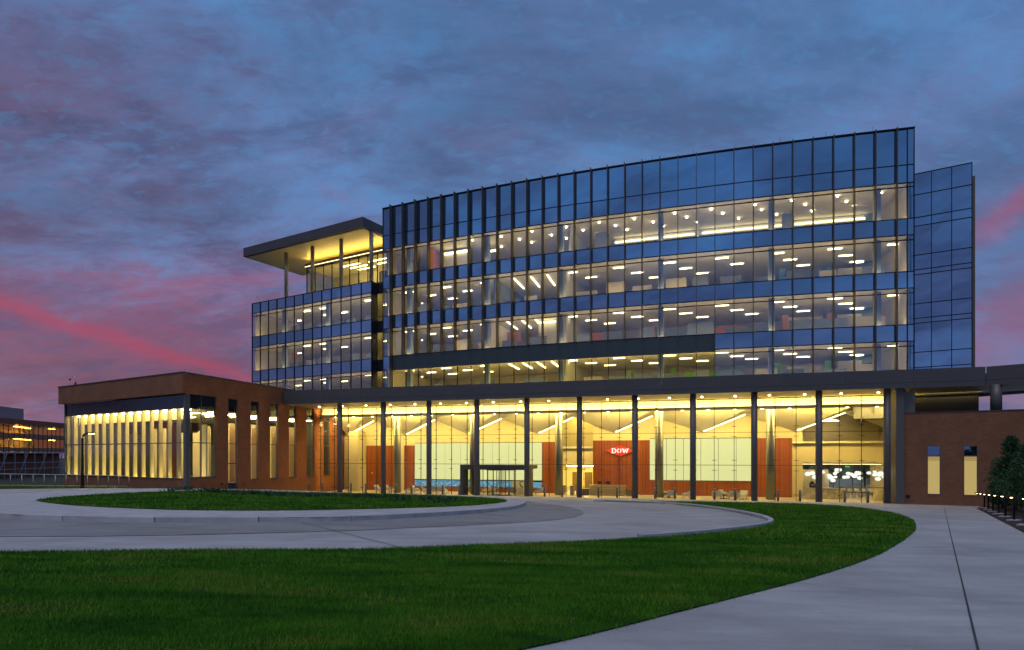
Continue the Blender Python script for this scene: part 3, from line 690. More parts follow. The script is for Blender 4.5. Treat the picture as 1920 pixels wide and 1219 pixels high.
for z in FLO[:3]:
    box('floor_slab', TB, -20.9, -.06, .12, 14, z-(.06 if z < 11 else 1.36), z-.04, 'ceil', tb); box('floor_slab', TB, -.05, 2.0, 1.1, 14, z-(.06 if z < 11 else 1.36), z-.04, 'ceil', tb)
    box('added_floor_glow', TB, -20.5, -.5, .5, .8, z-.035, z+.02, 'floorglow', tb)  # added fill strip on the floor, out of view
    box('interior_wall', TB, -20.9, 2.0, 10, 10.3, z-.03, z+3.12, 'office', tb)
    box('end_wall', TB, -20.9, -20.8, .3, 10, z-.03, z+3.12, 'office', tb)
    for x in (-15.9, -8.0): box('interior_column', TB, x-.25, x+.25, .8, 1.3, z-.03, z+3.12, 'icol', tb)
    box('accent_wall', TB, -16.8, -16.1, 3, 3.2, z, z+2.6, 'orangewall' if z == 15.04 else 'office', tb)
    for k, (x, y) in enumerate(((-13.6, 2.6), (-13.0, 5.4), (-10.6, 2.6), (-10.0, 5.6), (-2.9, 2.6), (-2.3, 5.2), (-19.2, 6.0), (.9, 2.6), (1.2, 4.6), (1.4, 6.8))):
        link('ceiling_light', lampm, tb, TB.p(x, y, z+3.06), TB.a)
    for k in range(6):
        x = -15+k*2.5+random.uniform(-.5, .5); box('desk_partition', TB, x-.8, x+.8, 2.0, 2.08, z-.03, z+random.choice((1.1, 1.3)), 'screen', tb)
box('floor_slab', TB, -20.9, -.06, .12, 14, 22.75, 23.8, 'ceil', tb); box('floor_slab', TB, -.05, 2.0, 1.1, 14, 22.75, 23.8, 'ceil', tb)
# glazed link between the two blocks
LKF = Frame(*TB.p(.02, .9)[:2], -30)
for z in FLO[:3]:
    for k in range(2): box('link_pane', LKF, .05+k*1.1, 1.12+k*1.1, 0, .03, z+.02, z+3.08, 'recess', tb)
    box('link_spandrel', LKF, .05, 2.2, 0, .05, z+3.12, z+4.46, 'tinted', tb)
for k in range(3): box('mullion', LKF, k*1.1, k*1.1+.05, -.06, 0, 10.5, 24, 'mull', tb)
box('link_return', TB, .02, .06, .02, .9, 10.5, 23.95, 'tinted', tb)
# terrace
roof = box('roof_canopy', TB, -21.9, -.7, -.7, 9, 30.12, 31.25, 'fascia', tb)
box('soffit', TB, -21.6, -1.0, -.4, 8.9, 30.04, 30.1, 'soffit', tb)
for x in (-.9, -5.75, -10.7, -15.5): cyl('column', TB.p(x, .9, 23.9), 6.14, .24, 'taup', tb)
for k in range(10):
    x0 = -15.2+k*1.55
    box('terrace_pane', TB, x0+.03, x0+1.52, 4.0, 4.03, 23.95, 27.1, 'recess', tb); box('terrace_pane', TB, x0+.03, x0+1.52, 4.0, 4.03, 27.12, 28.75, 'recess', tb)
    box('mullion', TB, x0-.03, x0+.03, 3.92, 4.06, 23.9, 28.8, 'mull', tb)
for k in range(4): box('terrace_pane', TB, -15.24, -15.2, 4.1+k*1.2, 5.25+k*1.2, 23.95, 28.75, 'recess', tb)
box('head_beam', TB, -15.3, .4, 3.7, 4.3, 28.8, 29.3, 'fascia', tb)
box('cove_light', TB, -15.2, .3, 3.9, 4.15, 29.32, 29.38, 'terrace', tb)
box('cove_light', TB, -15.2, .3, 3.62, 3.69, 28.86, 28.92, 'soft', tb)
box('interior_wall', TB, -15.0, .4, 8.6, 8.8, 23.85, 30.0, 'office', tb); box('ceiling', TB, -15.0, .4, 4.1, 8.6, 28.62, 28.72, 'ceil', tb); box('added_floor_glow', TB, -14.6, -.3, 4.4, 4.7, 23.93, 23.98, 'floorglow', tb)  # the strip on the terrace floor is added fill light
for x, y in ((-8.6, 5.4), (-8.2, 6.4), (-7.8, 7.4), (-4.2, 5.6), (-3.8, 6.8)): link('ceiling_light', box_mesh(3.0, .12, .05, 'lamp'), tb, TB.p(x, y, 28.56), TB.a)
box('terrace_door', TB, -2.4, -1.3, 3.9, 4.0, 23.95, 26.4, 'mull', tb); box('lit_wall', TB, -2.2, -1.5, 3.86, 3.9, 24.05, 26.3, 'cream', tb)
for k in range(3): box('guard_rail', TB, -20.6+k*1.6, -19.05+k*1.6, .25, .27, 23.95, 25.1, 'clear', tb)
box('guard_rail', TB, -20.62, -20.6, .3, 8, 23.95, 25.1, 'clear', tb)

# ------------------------------------------------------------------ glass tower at the far end
rt = thing('glass_tower', RT.p(-4, 3, 0), 'narrow blue glass tower block beyond the end of the curved office block', 'tower')
XS = [-9.2, -7.55, -5.9, -4.35, -2.98, -1.47, .0]
for i in range(6):
    for (z0, z1) in ((28.1, 30.05), (26.0, 28.1), (25.2, 26.0), (22.5, 25.2), (21.15, 22.5), (20.7, 21.15), (18.0, 20.7), (16.65, 18.0), (16.2, 16.65), (13.5, 16.2), (12.1, 13.5), (11.6, 12.1), (9.0, 11.6)):
        o = box('glass_panel', RT, XS[i]+.012, XS[i+1]-.012, -.015, .015, z0+.012, z1-.012, 'spandrel', rt)
        o.rotation_euler = (R(random.gauss(0, .15)), 0, o.rotation_euler[2]+R(random.gauss(0, .2)))
for x in XS: box('mullion', RT, x-.03, x+.03, -.09, .05, 8, 30.05, 'mull', rt)
for z in (30.05, 28.1, 26.0, 25.2, 22.5, 21.15, 20.7, 18, 16.65, 16.2, 13.5, 12.1, 11.6): box('transom', RT, -9.2, .02, -.06, .055, z-.035, z+.035, 'mull', rt)
box('core', RT, -9.2, .0, .1, 9, 7.5, 29.9, 'slabdark', rt)
box('edge_fin', RT, .03, .22, -.1, 9, 7.5, 28.8, 'fin', rt)

# ------------------------------------------------------------------ entrance lobby
lb = thing('entrance_lobby', LOB.p(-12, 62, -.42), 'tall brightly lit glass entrance lobby under a long dark canopy on round columns', 'lobby')
SC = [-35.41+5.126*k for k in range(11)]
V0 = 56.2; ZS_, ZT = 9.43, 10.93
F2 = Frame(*LOB.p(22.57, V0)[:2], -44)
cp = [LOB.p(-41.95, V0+.12), LOB.p(22.5, V0+.12), F2.p(14, .12), F2.p(14, 7), LOB.p(24, 70), LOB.p(20.5, 82), LOB.p(-41.95, 82)]
prism('canopy_slab', [p[:2] for p in cp], ZS_+.06, 10.42, 'slabdark', lb)
sp_ = [LOB.p(-41.95, V0+.14), LOB.p(22.5, V0+.14), F2.p(14, .14), F2.p(14, 6.8), LOB.p(23.9, 63.4), LOB.p(-41.95, 63.4)]
mesh('canopy_soffit', [(p.x, p.y, ZS_+.03) for p in sp_], [(0, 1, 2, 3, 4, 5)], 'soffit', lb)
# fascia panels
for k in range(13):
    a = -41.9+k*(64.4/13); b_ = a+64.4/13
    box('fascia_panel', LOB, a+.008, b_-.008, V0, V0+.1, ZS_+.44, ZT, 'fascia', lb); box('fascia_panel', LOB, a+.008, b_-.008, V0+.012, V0+.1, ZS_, ZS_+.43, 'fascia', lb)
for k in range(3):
    box('fascia_panel', F2, -.02+k*4.6, -.02+k*4.6+4.58, .002, .1, ZS_+.441, ZT-.001, 'fascia', lb); box('fascia_panel', F2, -.02+k*4.6, -.02+k*4.6+4.58, .014, .1, ZS_+.001, ZS_+.431, 'fascia', lb)
for s_ in SC: cyl('column', LOB.p(s_, 56.85, -.08), ZS_+.1, .265, 'column', lb, seg=24)
box('end_pier', LOB, 16.45, 17.05, 56.7, 57.5, -.1, ZS_+.02, 'column', lb)
# glass wall: panes, rods, spider fittings
VG = 62.5
RS = [-41.55+1.836*k for k in range(33)]
for k in range(32):
    for (z0, z1) in ((-.40, 2.98), (3.02, 6.15), (6.19, 9.40)):
        if z1 < 3 and 10 <= k <= 13: continue
        if RS[k+1] > 17.25: continue
        o = box('glass_pane', LOB, RS[k]+.012, RS[k+1]-.012, VG, VG+.02, z0, z1, 'clear', lb)
rodm = box_mesh(.045, .11, 9.85, 'rod'); fitm = box_mesh(.42, .05, .045, 'rod')
for k in range(32):
    link('glazing_rod', rodm, lb, LOB.p(RS[k], VG+.14, -.42), LOB.a)
    for z in (8.95, 6.72, 5.75, 3.46, 2.47, .2):
        if 11 <= k <= 13 and z < 3: continue
        link('spider_fitting', fitm, lb, LOB.p(RS[k], VG-.03, z), LOB.a)
for z in (3.0, 6.17): box('glazing_joint', LOB, -41.6, 17.2, VG-.012, VG-.003, z-.022, z+.022, 'rod', lb)
box('head_channel', LOB, -41.7, 17.2, VG-.05, VG+.05, 9.40, 9.46, 'rod', lb)
# floor, ceiling, cove and folded ceiling
prism('floor', [LOB.p(-42.0, 62.45)[:2], LOB.p(17.4, 62.45)[:2], LOB.p(20, 79)[:2], LOB.p(-42, 79)[:2]], -.8, -.41, 'stonefloor', lb)
box('bulkhead', LOB, -41.9, 19.5, 63.5, 64.5, 8.5, 9.44, 'creamceil', lb)
box('cove_lip', LOB, -41.9, 19.5, 62.85, 62.9, 8.56, 8.72, 'creamceil', lb); box('cove_shelf', LOB, -41.9, 19.5, 62.9, 63.49, 8.52, 8.56, 'creamceil', lb)
box('cove_light', LOB, -41.7, 19.3, 63.0, 63.2, 8.57, 8.61, 'covesoft', lb)
box('cove_light', LOB, -41.5, 19.3, 64.55, 64.85, 8.62, 8.7, 'cove', lb)
for s_ in (-32.81, -23.3, -13.44, -2.83, 7.92): cyl('round_column', LOB.p(s_, 65.0, -.42), 8.9, .43, 'taup', lb, seg=28)
VAL = [-41.4, -33.3, -25.2, -16.6, -7.84, 1.54, 10.73, 19.5]; PEAK = [-37.4, -29.2, -20.8, -12.3, -3.6, 5.9, 15.3]
FZ = 9.38
for i, s_ in enumerate(VAL):
    V_ = LOB.p(s_, 68.4, 6.45); Fv = LOB.p(s_-.9, 64.6, FZ)
    if i:
        Pk = LOB.p(PEAK[i-1], 68.4, 8.2); Fp = LOB.p(PEAK[i-1]+1.2, 64.6, FZ)
        mesh('ceiling_facet', [V_, Fv, Pk], [(0, 1, 2)], 'creamceil', lb); mesh('ceiling_facet', [Fv, Fp, Pk], [(0, 1, 2)], 'creamceil', lb)
    if i < len(PEAK):
        Pk = LOB.p(PEAK[i], 68.4, 8.2); Fp = LOB.p(PEAK[i]+1.2, 64.6, FZ)
        mesh('ceiling_facet', [V_, Pk, Fp], [(0, 1, 2)], 'creamceil', lb); mesh('ceiling_facet', [V_, Fp, Fv], [(0, 1, 2)], 'creamceil', lb)
        a, b_ = LOB.p(s_+.15, 68.2, 6.52), LOB.p(PEAK[i]-.1, 67.9, 8.22)
        tube('led_strip', [a, b_], .04, 'fold', lb, 6)
# downlights in soffit and bulkhead
dlw = cyl_mesh(.11, .11, .03, 'downsoft', 12)
for k in range(20):
    link('downlight', cyl_mesh(.10, .10, .03, 'down', 12), lb, LOB.p(-40+k*2.95, 60.0, ZS_-.005))
for k in range(24): link('downlight', dlw, lb, LOB.p(-40.5+k*2.5, 64.0, 8.475))
# back wall, bay by bay
VB = 68.5
def wall(name, s0, s1, z0, z1, m, dv=0.): return box(name, LOB, s0, s1, VB+dv, VB+.2, z0, z1, m, lb)
wall('wall_panel', -42.0, -38.8, -.41, 9.4, 'cream'); box('wall_panel', LOB, -40.2, -38.85, 66.4, 68.4, -.41, 6.9, 'cream', lb)
wall('wood_panel', -38.8, -34.9, -.41, 5.15, 'wood', -.1); wall('wood_panel', -33.6, -32.26, -.41, 5.15, 'wood', -.1)
wall('wall_panel', -34.9, -33.6, -.41, 5.15, 'cream'); wall('wall_panel', -38.8, -32.26, 5.15, 9.4, 'cream')
def panels(s0, s1, z0, z1, n_):
    w = (s1-s0)/n_
    for k in range(n_): box('light_panel', LOB, s0+k*w+.02, s0+(k+1)*w-.02, VB-.06, VB+.0, z0, z1, 'backlit', lb)
    wall('panel_backing', s0, s1, z0-.05, z1+.05, 'rod', .03)
panels(-32.2, -16.15, 1.05, 5.42, 8)
wall('wall_panel', -32.26, -16.1, 5.48, 9.4, 'cream')
wall('video_wall', -32.2, -17.9, .2, .92, 'video', -.05); wall('wood_panel', -32.26, -16.1, -.41, .18, 'wood', -.02); wall('panel_backing', -32.26, -16.1, .18, 1.0, 'rod', .05)
wall('video_wall', -17.2, -16.2, .15, .85, 'video', -.06)
box('white_panel', LOB, -19.4, -17.6, 67.2, 67.3, -.41, 1.0, 'white', lb)
wall('wood_panel', -16.1, -13.7, -.41, 5.5, 'wood', -.1); wall('wall_panel', -16.1, -13.7, 5.5, 9.4, 'cream')
# lift lobby opening
wall('wall_panel', -13.7, -10.24, 2.75, 4.75, 'cream'); box('ledge', LOB, -13.7, -10.24, VB-.3, VB-.02, 4.75, 4.95, 'creamceil', lb)
box('upper_wall', LOB, -14.5, -9.5, 71.5, 71.7, 4.2, 9.3, 'tan', lb); link('ceiling_light', box_mesh(3.0, .3, .05, 'cove'), lb, LOB.p(-12, 70.2, 9.2), LOB.a); box('upper_floor', LOB, -14.5, -9.5, VB+.25, 71.5, 4.0, 4.2, 'cream', lb)  # the lamp here is added to brighten the upper wall
wall('upper_glass', -13.6, -12.0, 5.0, 6.6, 'clear', .1); wall('upper_glass', -11.95, -10.3, 5.0, 6.6, 'clear', .1)
box('lift_wall', LOB, -14.5, -9.5, 74, 74.2, -.41, 3.0, 'cream', lb); box('lift_ceiling', LOB, -14.5, -9.5, VB+.25, 74, 2.75, 2.85, 'creamceil', lb)
box('lift_side', LOB, -14.6, -14.5, VB+.25, 74, -.41, 2.75, 'cream', lb); box('lift_side', LOB, -9.5, -9.4, VB+.25, 74, -.41, 2.75, 'cream', lb)
for s_ in (-13.6, -12.1, -10.7): box('lift_door', LOB, s_, s_+.95, 73.9, 73.98, -.41, 1.9, 'bronze', lb)
link('ceiling_light', box_mesh(3.6, .5, .05, 'cove'), lb, LOB.p(-12, 71.5, 2.68), LOB.a)
wall('wood_panel', -10.24, -4.0, -.41, 5.62, 'wood', -.12); wall('wall_panel', -10.24, -4.0, 5.62, 9.4, 'cream')
panels(-4.0, 6.75, 1.25, 5.75, 6); wall('wall_panel', -4.0, 6.75, 5.82, 9.4, 'cream'); wall('wood_panel', -4.0, 6.75, -.41, 1.18, 'wood', -.02)
wall('wood_panel', 6.75, 10.39, -.41, 5.75, 'wood', -.12); wall('wall_panel', 6.75, 10.39, 5.75, 9.4, 'cream')
# cafe bay at the end
wall('wall_panel', 10.39, 11.4, -.41, 9.4, 'cream'); wall('wall_panel', 11.4, 19.6, 3.2, 5.2, 'cream'); box('ledge', LOB, 10.4, 19.6, VB-.35, VB-.02, 5.2, 5.38, 'creamceil', lb)
for k in range(4): wall('upper_glass', 11.45+k*2.0, 13.4+k*2.0, 5.4, 7.4, 'clear', .1)
box('upper_wall', LOB, 11.2, 19.6, 73, 73.2, 4.5, 9.3, 'cream', lb); box('upper_floor', LOB, 11.2, 19.6, VB+.25, 73, 4.4, 4.5, 'cream', lb)
for k in range(3): link('ceiling_light', box_mesh(2.2, .1, .05, 'lamp'), lb, LOB.p(13.4+k*.5, 69.6+k*1.0, 7.6), LOB.a)
box('side_wall', LOB, 17.25, 17.45, 57.6, 62.45, -.41, 9.42, 'column', lb); prism('side_wall', [LOB.p(17.3, 62.5)[:2], LOB.p(17.5, 62.5)[:2], LOB.p(20.0, 68.4)[:2], LOB.p(19.8, 68.4)[:2]], -.41, 9.42, 'cream', lb)
for v_ in (71.6, 74.5, 76.5): link('ceiling_light', box_mesh(7.6, .08, .04, 'lamp'), lb, LOB.p(15.6, v_, 3.0), LOB.a)  # strips added to brighten the cafe room
box('cafe_ceiling', LOB, 11.2, 20, VB+.22, 78, 3.05, 3.15, 'white', lb)
box('cafe_side', LOB, 11.2, 11.35, VB+.22, 78, -.41, 3.05, 'cream', lb); box('cafe_side', LOB, 20.0, 20.15, VB+.22, 78, -.41, 3.05, 'cream', lb)
box('back_counter', LOB, 11.4, 14.6, 72.5, 72.8, -.41, 2.4, 'cream', lb); box('back_counter', LOB, 14.2, 14.6, 72.0, 72.5, -.41, 2.0, 'chair', lb)
for k in range(4): box('rear_window', LOB, 12.2+k*2.0, 14.15+k*2.0, 77.9, 77.93, -.41, 3.05, 'recess', lb); box('rear_mullion', LOB, 14.16+k*2.0, 14.22+k*2.0, 77.85, 77.97, -.41, 3.05, 'rod', lb)
box('upper_side', LOB, 19.65, 19.85, VB+.2, 73.2, 4.4, 9.4, 'cream', lb)
wall('exit_sign', 15.4, 15.8, 2.75, 2.95, 'greensign', .25)
# entrance vestibule with a revolving door
vs_ = (-23.4, -15.7)
box('portal_jamb', LOB, -23.4, -23.0, 61.0, 62.45, -.42, 2.95, 'fascia', lb); box('portal_jamb', LOB, -16.05, -15.7, 61.0, 62.45, -.42, 2.95, 'fascia', lb)
box('portal_head', LOB, -23.0, -16.05, 61.0, 62.45, 2.42, 2.95, 'fascia', lb)
box('portal_roof', LOB, -23.2, -15.9, 62.6, 65.2, 2.5, 2.9, 'fascia', lb)
sd = box('swing_door', LOB, -22.95, -21.9, 61.5, 61.55, -.40, 2.38, 'recess', lb)
box('door_rail', LOB, -22.95, -21.9, 61.46, 61.49, .55, .62, 'steel', sd); box('door_stile', LOB, -21.88, -21.7, 61.4, 61.65, -.41, 2.41, 'tan', sd); box('door_back', LOB, -22.9, -21.95, 63.4, 63.45, -.4, 2.4, 'taup', lb)
box('side_lite', LOB, -21.66, -20.9, 61.5, 61.53, -.40, 2.38, 'clear', lb); box('side_lite', LOB, -17.5, -16.1, 61.5, 61.53, -.40, 2.38, 'clear', lb)
cen = LOB.p(-19.2, 62.3, -.40); 
def drum(a0, a1, r=1.55, seg=8):
    vs, fs = [], []
    for i in range(seg+1):
        a = R(a0+(a1-a0)*i/seg)
        for z in (-.40, 2.36): vs.append((cen.x+r*math.cos(a), cen.y+r*math.sin(a), z))
    fs = [(2*i, 2*i+2, 2*i+3, 2*i+1) for i in range(seg)]
    return vs, fs
rdo = cyl('revolving_door', (cen.x, cen.y, 2.36), .1, 1.6, 'rod', lb, seg=32)
for a0, a1 in ((140, 220), (-40, 40)): mesh('drum_glass', *drum(a0-16, a1-16), 'clear', rdo, True)
for k in range(4):
    a = 20+90*k; fr = Frame(cen.x, cen.y, a)
    box('door_wing', fr, .05, 1.5, -.012, .012, -.32, 2.3, 'clear', rdo); box('wing_frame', fr, 1.46, 1.52, -.03, .03, -.39, 2.35, 'rod', rdo); box('wing_frame', fr, .05, 1.46, -.025, .025, -.39, -.3, 'rod', rdo)
tube('door_shaft', [(cen.x, cen.y, -.39), (cen.x, cen.y, 2.36)], .04, 'rod', rdo)
for a in (124, 204, -56, 24): p = (cen.x+1.55*math.cos(R(a)), cen.y+1.55*math.sin(R(a))); tube('drum_post', [(*p, -.4), (*p, 2.36)], .045, 'rod', rdo)

rear = struct(box('added_pale_slab', LOB, 4, 60, 79.2, 125, -.50, -.36, 'concrete'))  # pale slab added to lighten the dark view behind the cafe
# sign: red diamond with white slab letters
SGF = Frame(*LOB.p(-7.2, VB-.25)[:2], -16.1)
sg = thing('sign', SGF.p(0, 0, 3.82), 'red diamond sign with white letters on the tall wood panel', 'sign')
vs = [SGF.p(x, y, z) for y in (0, .1) for x, z in ((-1.62, 4.46), (0, 3.83), (1.62, 4.46), (0, 5.09))]
mesh('sign_face', vs, [(0, 1, 2, 3), (7, 6, 5, 4), (0, 4, 5, 1), (1, 5, 6, 2), (2, 6, 7, 3), (3, 7, 4, 0)], 'red', sg)
def letter(polys, x0):
    """each polygon is a closed outline (x, z) in letter units; thin slabs proud of the face"""
    vs, fs = [], []
    for k, pl in enumerate(polys):
        n_ = len(pl); i = len(vs); y0, y1 = -.05-.003*k, -.01
        vs += [SGF.p(x0+x, y0, 4.46+z) for x, z in pl]+[SGF.p(x0+x, y1, 4.46+z) for x, z in pl]
        fs += [tuple(i+j for j in range(n_)), tuple(i+n_+j for j in reversed(range(n_)))]+[(i+j, i+(j+1) % n_, i+n_+(j+1) % n_, i+n_+j) for j in range(n_)]
    mesh('letter', vs, fs, 'signwhite', sg)
def ring(cx, cz, rx, rz, t, a0, a1, n_=12):
    out = []
    for i in range(n_):
        b0, b1 = R(a0+(a1-a0)*i/n_), R(a0+(a1-a0)*(i+1)/n_)
        out.append([(cx+rx*math.cos(b0), cz+rz*math.sin(b0)), (cx+rx*math.cos(b1), cz+rz*math.sin(b1)), (cx+(rx-t)*math.cos(b1), cz+(rz-t*.8)*math.sin(b1)), (cx+(rx-t)*math.cos(b0), cz+(rz-t*.8)*math.sin(b0))])
    return out
rect = lambda x0, z0, x1, z1: [(x0, z0), (x1, z0), (x1, z1), (x0, z1)]
letter([rect(.08, -.21, .21, .21), rect(0, -.28, .34, -.2), rect(0, .2, .34, .28)]+ring(.32, 0, .25, .28, .13, -90, 90), -.98)
letter(ring(.26, 0, .27, .25, .13, 0, 360, 18), -.36)
letter([[(.06, .18), (.19, .18), (.33, -.24), (.21, -.24)], [(.21, -.24), (.33, -.24), (.46, .2), (.36, .2)], [(.36, .2), (.46, .2), (.61, -.24), (.49, -.24)], [(.49, -.24), (.61, -.24), (.75, .18), (.62, .18)], rect(0, .17, .27, .24), rect(.54, .17, .81, .24)], .17)

# reception desk
dk = thing('reception_desk', LOB.p(-8.4, 66.4, -.41), 'reception desk of stacked pale wood boards below the red sign', 'desk')
for k in range(4):
    z0 = -.37+k*.28; pts = []
    n_ = 26
    vs, fs = [], []
    for i in range(n_+1):
        s_ = -10.3+3.9*i/n_; wv = .035*math.sin(i*.55+k*1.7)
        wt = .035*math.sin(i*.55+(k+1)*1.7)
        vs += [LOB.p(s_, 66.0+.04*(k % 2), z0+(wv if k else 0)+.012), LOB.p(s_, 66.0+.04*(k % 2), z0+.28+(wt if k < 3 else 0)-.012), LOB.p(s_, 66.7, z0+.28+(wt if k < 3 else 0)-.012), LOB.p(s_, 66.7, z0+(wv if k else 0)+.012)]
    for i in range(n_):
        a = 4*i
        for j in range(4): fs.append((a+j, a+(j+1) % 4, a+4+(j+1) % 4, a+4+j))
    fs += [(3, 2, 1, 0), tuple(4*n_+j for j in range(4))]
    mesh('board', vs, fs, 'desk', dk)
box('plinth', LOB, -10.2, -6.5, 66.1, 66.6, -.41, -.36, 'deskdk', dk); box('carcass', LOB, -10.25, -6.45, 66.08, 66.66, -.36, .7, 'deskdk', dk); box('side_counter', LOB, -11.2, -10.34, 66.1, 66.7, -.41, .3, 'deskdk', dk); box('side_counter', LOB, -6.36, -5.5, 66.1, 66.7, -.41, .3, 'deskdk', dk)
for s_ in (-9.2, -8.3): 
    mo = thing('monitor', LOB.p(s_, 66.5, .76), ('dark computer monitor at the reception desk, nearer the lift opening' if s_ < -9 else 'dark computer monitor at the reception desk, under the sign'), 'monitor', 'monitors on the reception desk')
    box('screen', LOB, s_-.25, s_+.25, 66.5, 66.54, .84, 1.12, 'black', mo); box('stand', LOB, s_-.04, s_+.04, 66.5, 66.56, .76, .84, 'black', mo)
for k, s_ in enumerate((-13.2, -12.2, -11.5)):
    ts = thing('turnstile', LOB.p(s_, 66.2, -.41), f'{ORD[k]} security turnstile from the wood panel, before the lift doors', 'turnstile', 'turnstiles before the lifts')
    box('cabinet', LOB, s_-.15, s_+.15, 65.6, 66.8, -.41, .55, 'steel', ts); box('top_plate', LOB, s_-.17, s_+.17, 65.58, 66.82, .55, .6, 'black', ts); box('gate_leaf', LOB, s_+.17, s_+.6, 66.18, 66.2, -.2, .5, 'clear', ts)
# sculpture behind the revolving door
scp = thing('sculpture', LOB.p(-18.0, 66.0, -.41), 'small dark curved figure sculpture on a pale plinth behind the revolving door', 'sculpture')
box('plinth', LOB, -18.3, -17.7, 65.7, 66.3, -.41, .30, 'linen', scp)
b0 = LOB.p(-18.0, 66.0, .30); ux = Vector((LOB.ca, LOB.sa, 0))
tube('figure', [b0+ux*.18, b0+ux*.1+Vector((0, 0, .12)), b0-ux*.02+Vector((0, 0, .2)), b0-ux*.05+Vector((0, 0, .36)), b0-ux*.15+Vector((0, 0, .5)), b0-ux*.08+Vector((0, 0, .62)), b0+ux*.1+Vector((0, 0, .68)), b0+ux*.17+Vector((0, 0, .8))], [.05, .06, .07, .05, .05, .05, .06, .1], 'black', scp, 10)

# lounge chairs
def make_chair(loc, rz, label, sofa=False):
    fr = Frame(loc.x, loc.y, math.degrees(rz)); z = loc.z; w = .85 if sofa else .38
    c_ = thing('sofa' if sofa else 'armchair', loc, label, 'sofa' if sofa else 'armchair', 'pale lounge seats in the lobby')
    def shell(name, prof, ww, th):
        vs, fs = [], []; n_ = len(prof)
        for (y, zz) in prof:
            vs += [fr.p(-ww, y, z+zz), fr.p(ww, y, z+zz), fr.p(ww, y+th[0], z+zz+th[1]), fr.p(-ww, y+th[0], z+zz+th[1])]
        for i in range(n_-1):
            a = 4*i
            for j in range(4): fs.append((a+j, a+(j+1) % 4, a+4+(j+1) % 4, a+4+j))
        fs += [(3, 2, 1, 0), tuple(4*(n_-1)+j for j in range(4))]
        return mesh(name, vs, fs, 'chair', c_)
    shell('seat', [(-.40, .30), (-.2, .27), (.1, .25), (.3, .25)], w, (0, .14)); shell('backrest', [(.26, .27), (.34, .5), (.42, .72), (.46, .84)], w*1.02, (.12, .02))
    for sx in (-1, 1):
        vs = [fr.p(sx*w+dx_, y, z+zz) for dx_ in (0, sx*.09) for y, zz in ((-.38, .22), (.34, .2), (.42, .66), (.3, .62), (-.36, .46))]
        mesh('armrest', vs, [(0, 1, 2, 3, 4), (9, 8, 7, 6, 5)]+[(i, (i+1) % 5, 5+(i+1) % 5, 5+i) for i in range(5)], 'chair', c_)
        for y in (-.32, .3): tube('leg', [fr.p(sx*(w-.03), y*1.1, z), fr.p(sx*(w-.08), y, z+.26)], .018, 'leg', c_, 6)
    return c_
CH = [(-34.9, 64.6, 80), (-33.3, 64.4, 100), (-31.2, 64.9, -80), (-30.0, 64.2, 95), (-28.9, 64.5, 120), (-27.3, 64.4, 180), (-22.3, 66.6, -95), (-20.9, 65.6, -60), (-18.6, 64.6, 190), (-15.7, 65.0, -70), (-2.2, 65.9, 75), (-1.5, 64.2, 175), (-.1, 64.6, -75), (2.85, 64.2, 170), (3.7, 65.6, 60), (4.3, 64.2, 185), (5.2, 64.5, -30)]
for k, (s_, v_, a) in enumerate(CH):
    p = LOB.p(s_, v_, -.41); sofa = k == 5
    make_chair(p, LOB.a+R(a), 'low pale sofa turned away, near the video wall beside the vestibule' if sofa else f'pale lounge armchair in the lobby, {ORD[k-(k > 5)]} from the brick wing end', sofa)
for k, (s_, v_) in enumerate(((3.5, 64.7), (-1.9, 65.0))):
    ct = thing('coffee_table', LOB.p(s_, v_, -.41), ('low dark oval table among the armchairs near the wide wood panel' if k == 0 else 'low dark oval table among armchairs by the round column'), 'table', 'lobby coffee tables')
    p = LOB.p(s_, v_, -.41); cyl('table_top', (p.x, p.y, -.03), .04, .5, 'leg', ct, seg=24); cyl('pedestal', (p.x, p.y, -.41), .38, .05, 'leg', ct, seg=10); cyl('base', (p.x, p.y, -.41), .03, .28, 'leg', ct, seg=20)

# cafe furniture
mb = thing('marble_bar', LOB.p(12.8, 67.4, -.41), 'veined marble bar counter at the cafe end of the lobby', 'counter')
box('counter_front', LOB, 11.5, 14.3, 67.2, 67.35, -.38, .62, 'marble', mb); box('counter_side', LOB, 14.3, 14.5, 67.2, 68.3, -.38, .62, 'marble', mb); box('counter_top', LOB, 11.45, 14.55, 67.15, 68.3, .62, .68, 'marble', mb); box('plinth', LOB, 11.6, 14.3, 67.3, 68.1, -.41, -.38, 'black', mb)
box('end_shelf', LOB, 14.52, 15.2, 67.3, 68.2, -.41, .55, 'marble', mb)
cm = thing('coffee_machine', LOB.p(12.2, 68.0, .68), 'black coffee machine standing on the marble bar', 'coffee machine')
box('body', LOB, 11.95, 12.5, 67.8, 68.2, .68, 1.1, 'black', cm); box('spout', LOB, 12.1, 12.35, 67.68, 67.79, .9, 1.0, 'steel', cm); box('hopper', LOB, 12.05, 12.35, 67.9, 68.1, 1.1, 1.3, 'black', cm)
for k in range(7):
    s_ = 15.5+k*.62; p = LOB.p(s_, 69.8, -.41)
    st = thing('bar_stool', p, f'bar stool with white seat, {ORD[k]} from the marble bar', 'stool', 'bar stools in the cafe')
    fr = Frame(p.x, p.y, -16.1)
    box('seat', fr, -.2, .2, -.2, .2, .25, .33, 'linen', st); box('backrest', fr, -.2, .2, .18, .22, .36, .55, 'linen', st)
    for sx in (-1, 1):
        for sy in (-1, 1): tube('leg', [fr.p(sx*.22, sy*.22, -.41), fr.p(sx*.16, sy*.16, .25)], .018, 'stool', st, 6)
    boxes('footrest', fr, [(-.19, .19, -.21, -.18, -.1, -.07)], 'stool', st)
ht = thing('high_table', LOB.p(17.4, 70.6, -.41), 'long dark high table behind the row of bar stools', 'table')
box('table_top', LOB, 15.3, 19.6, 70.2, 71.0, .6, .66, 'stool', ht)
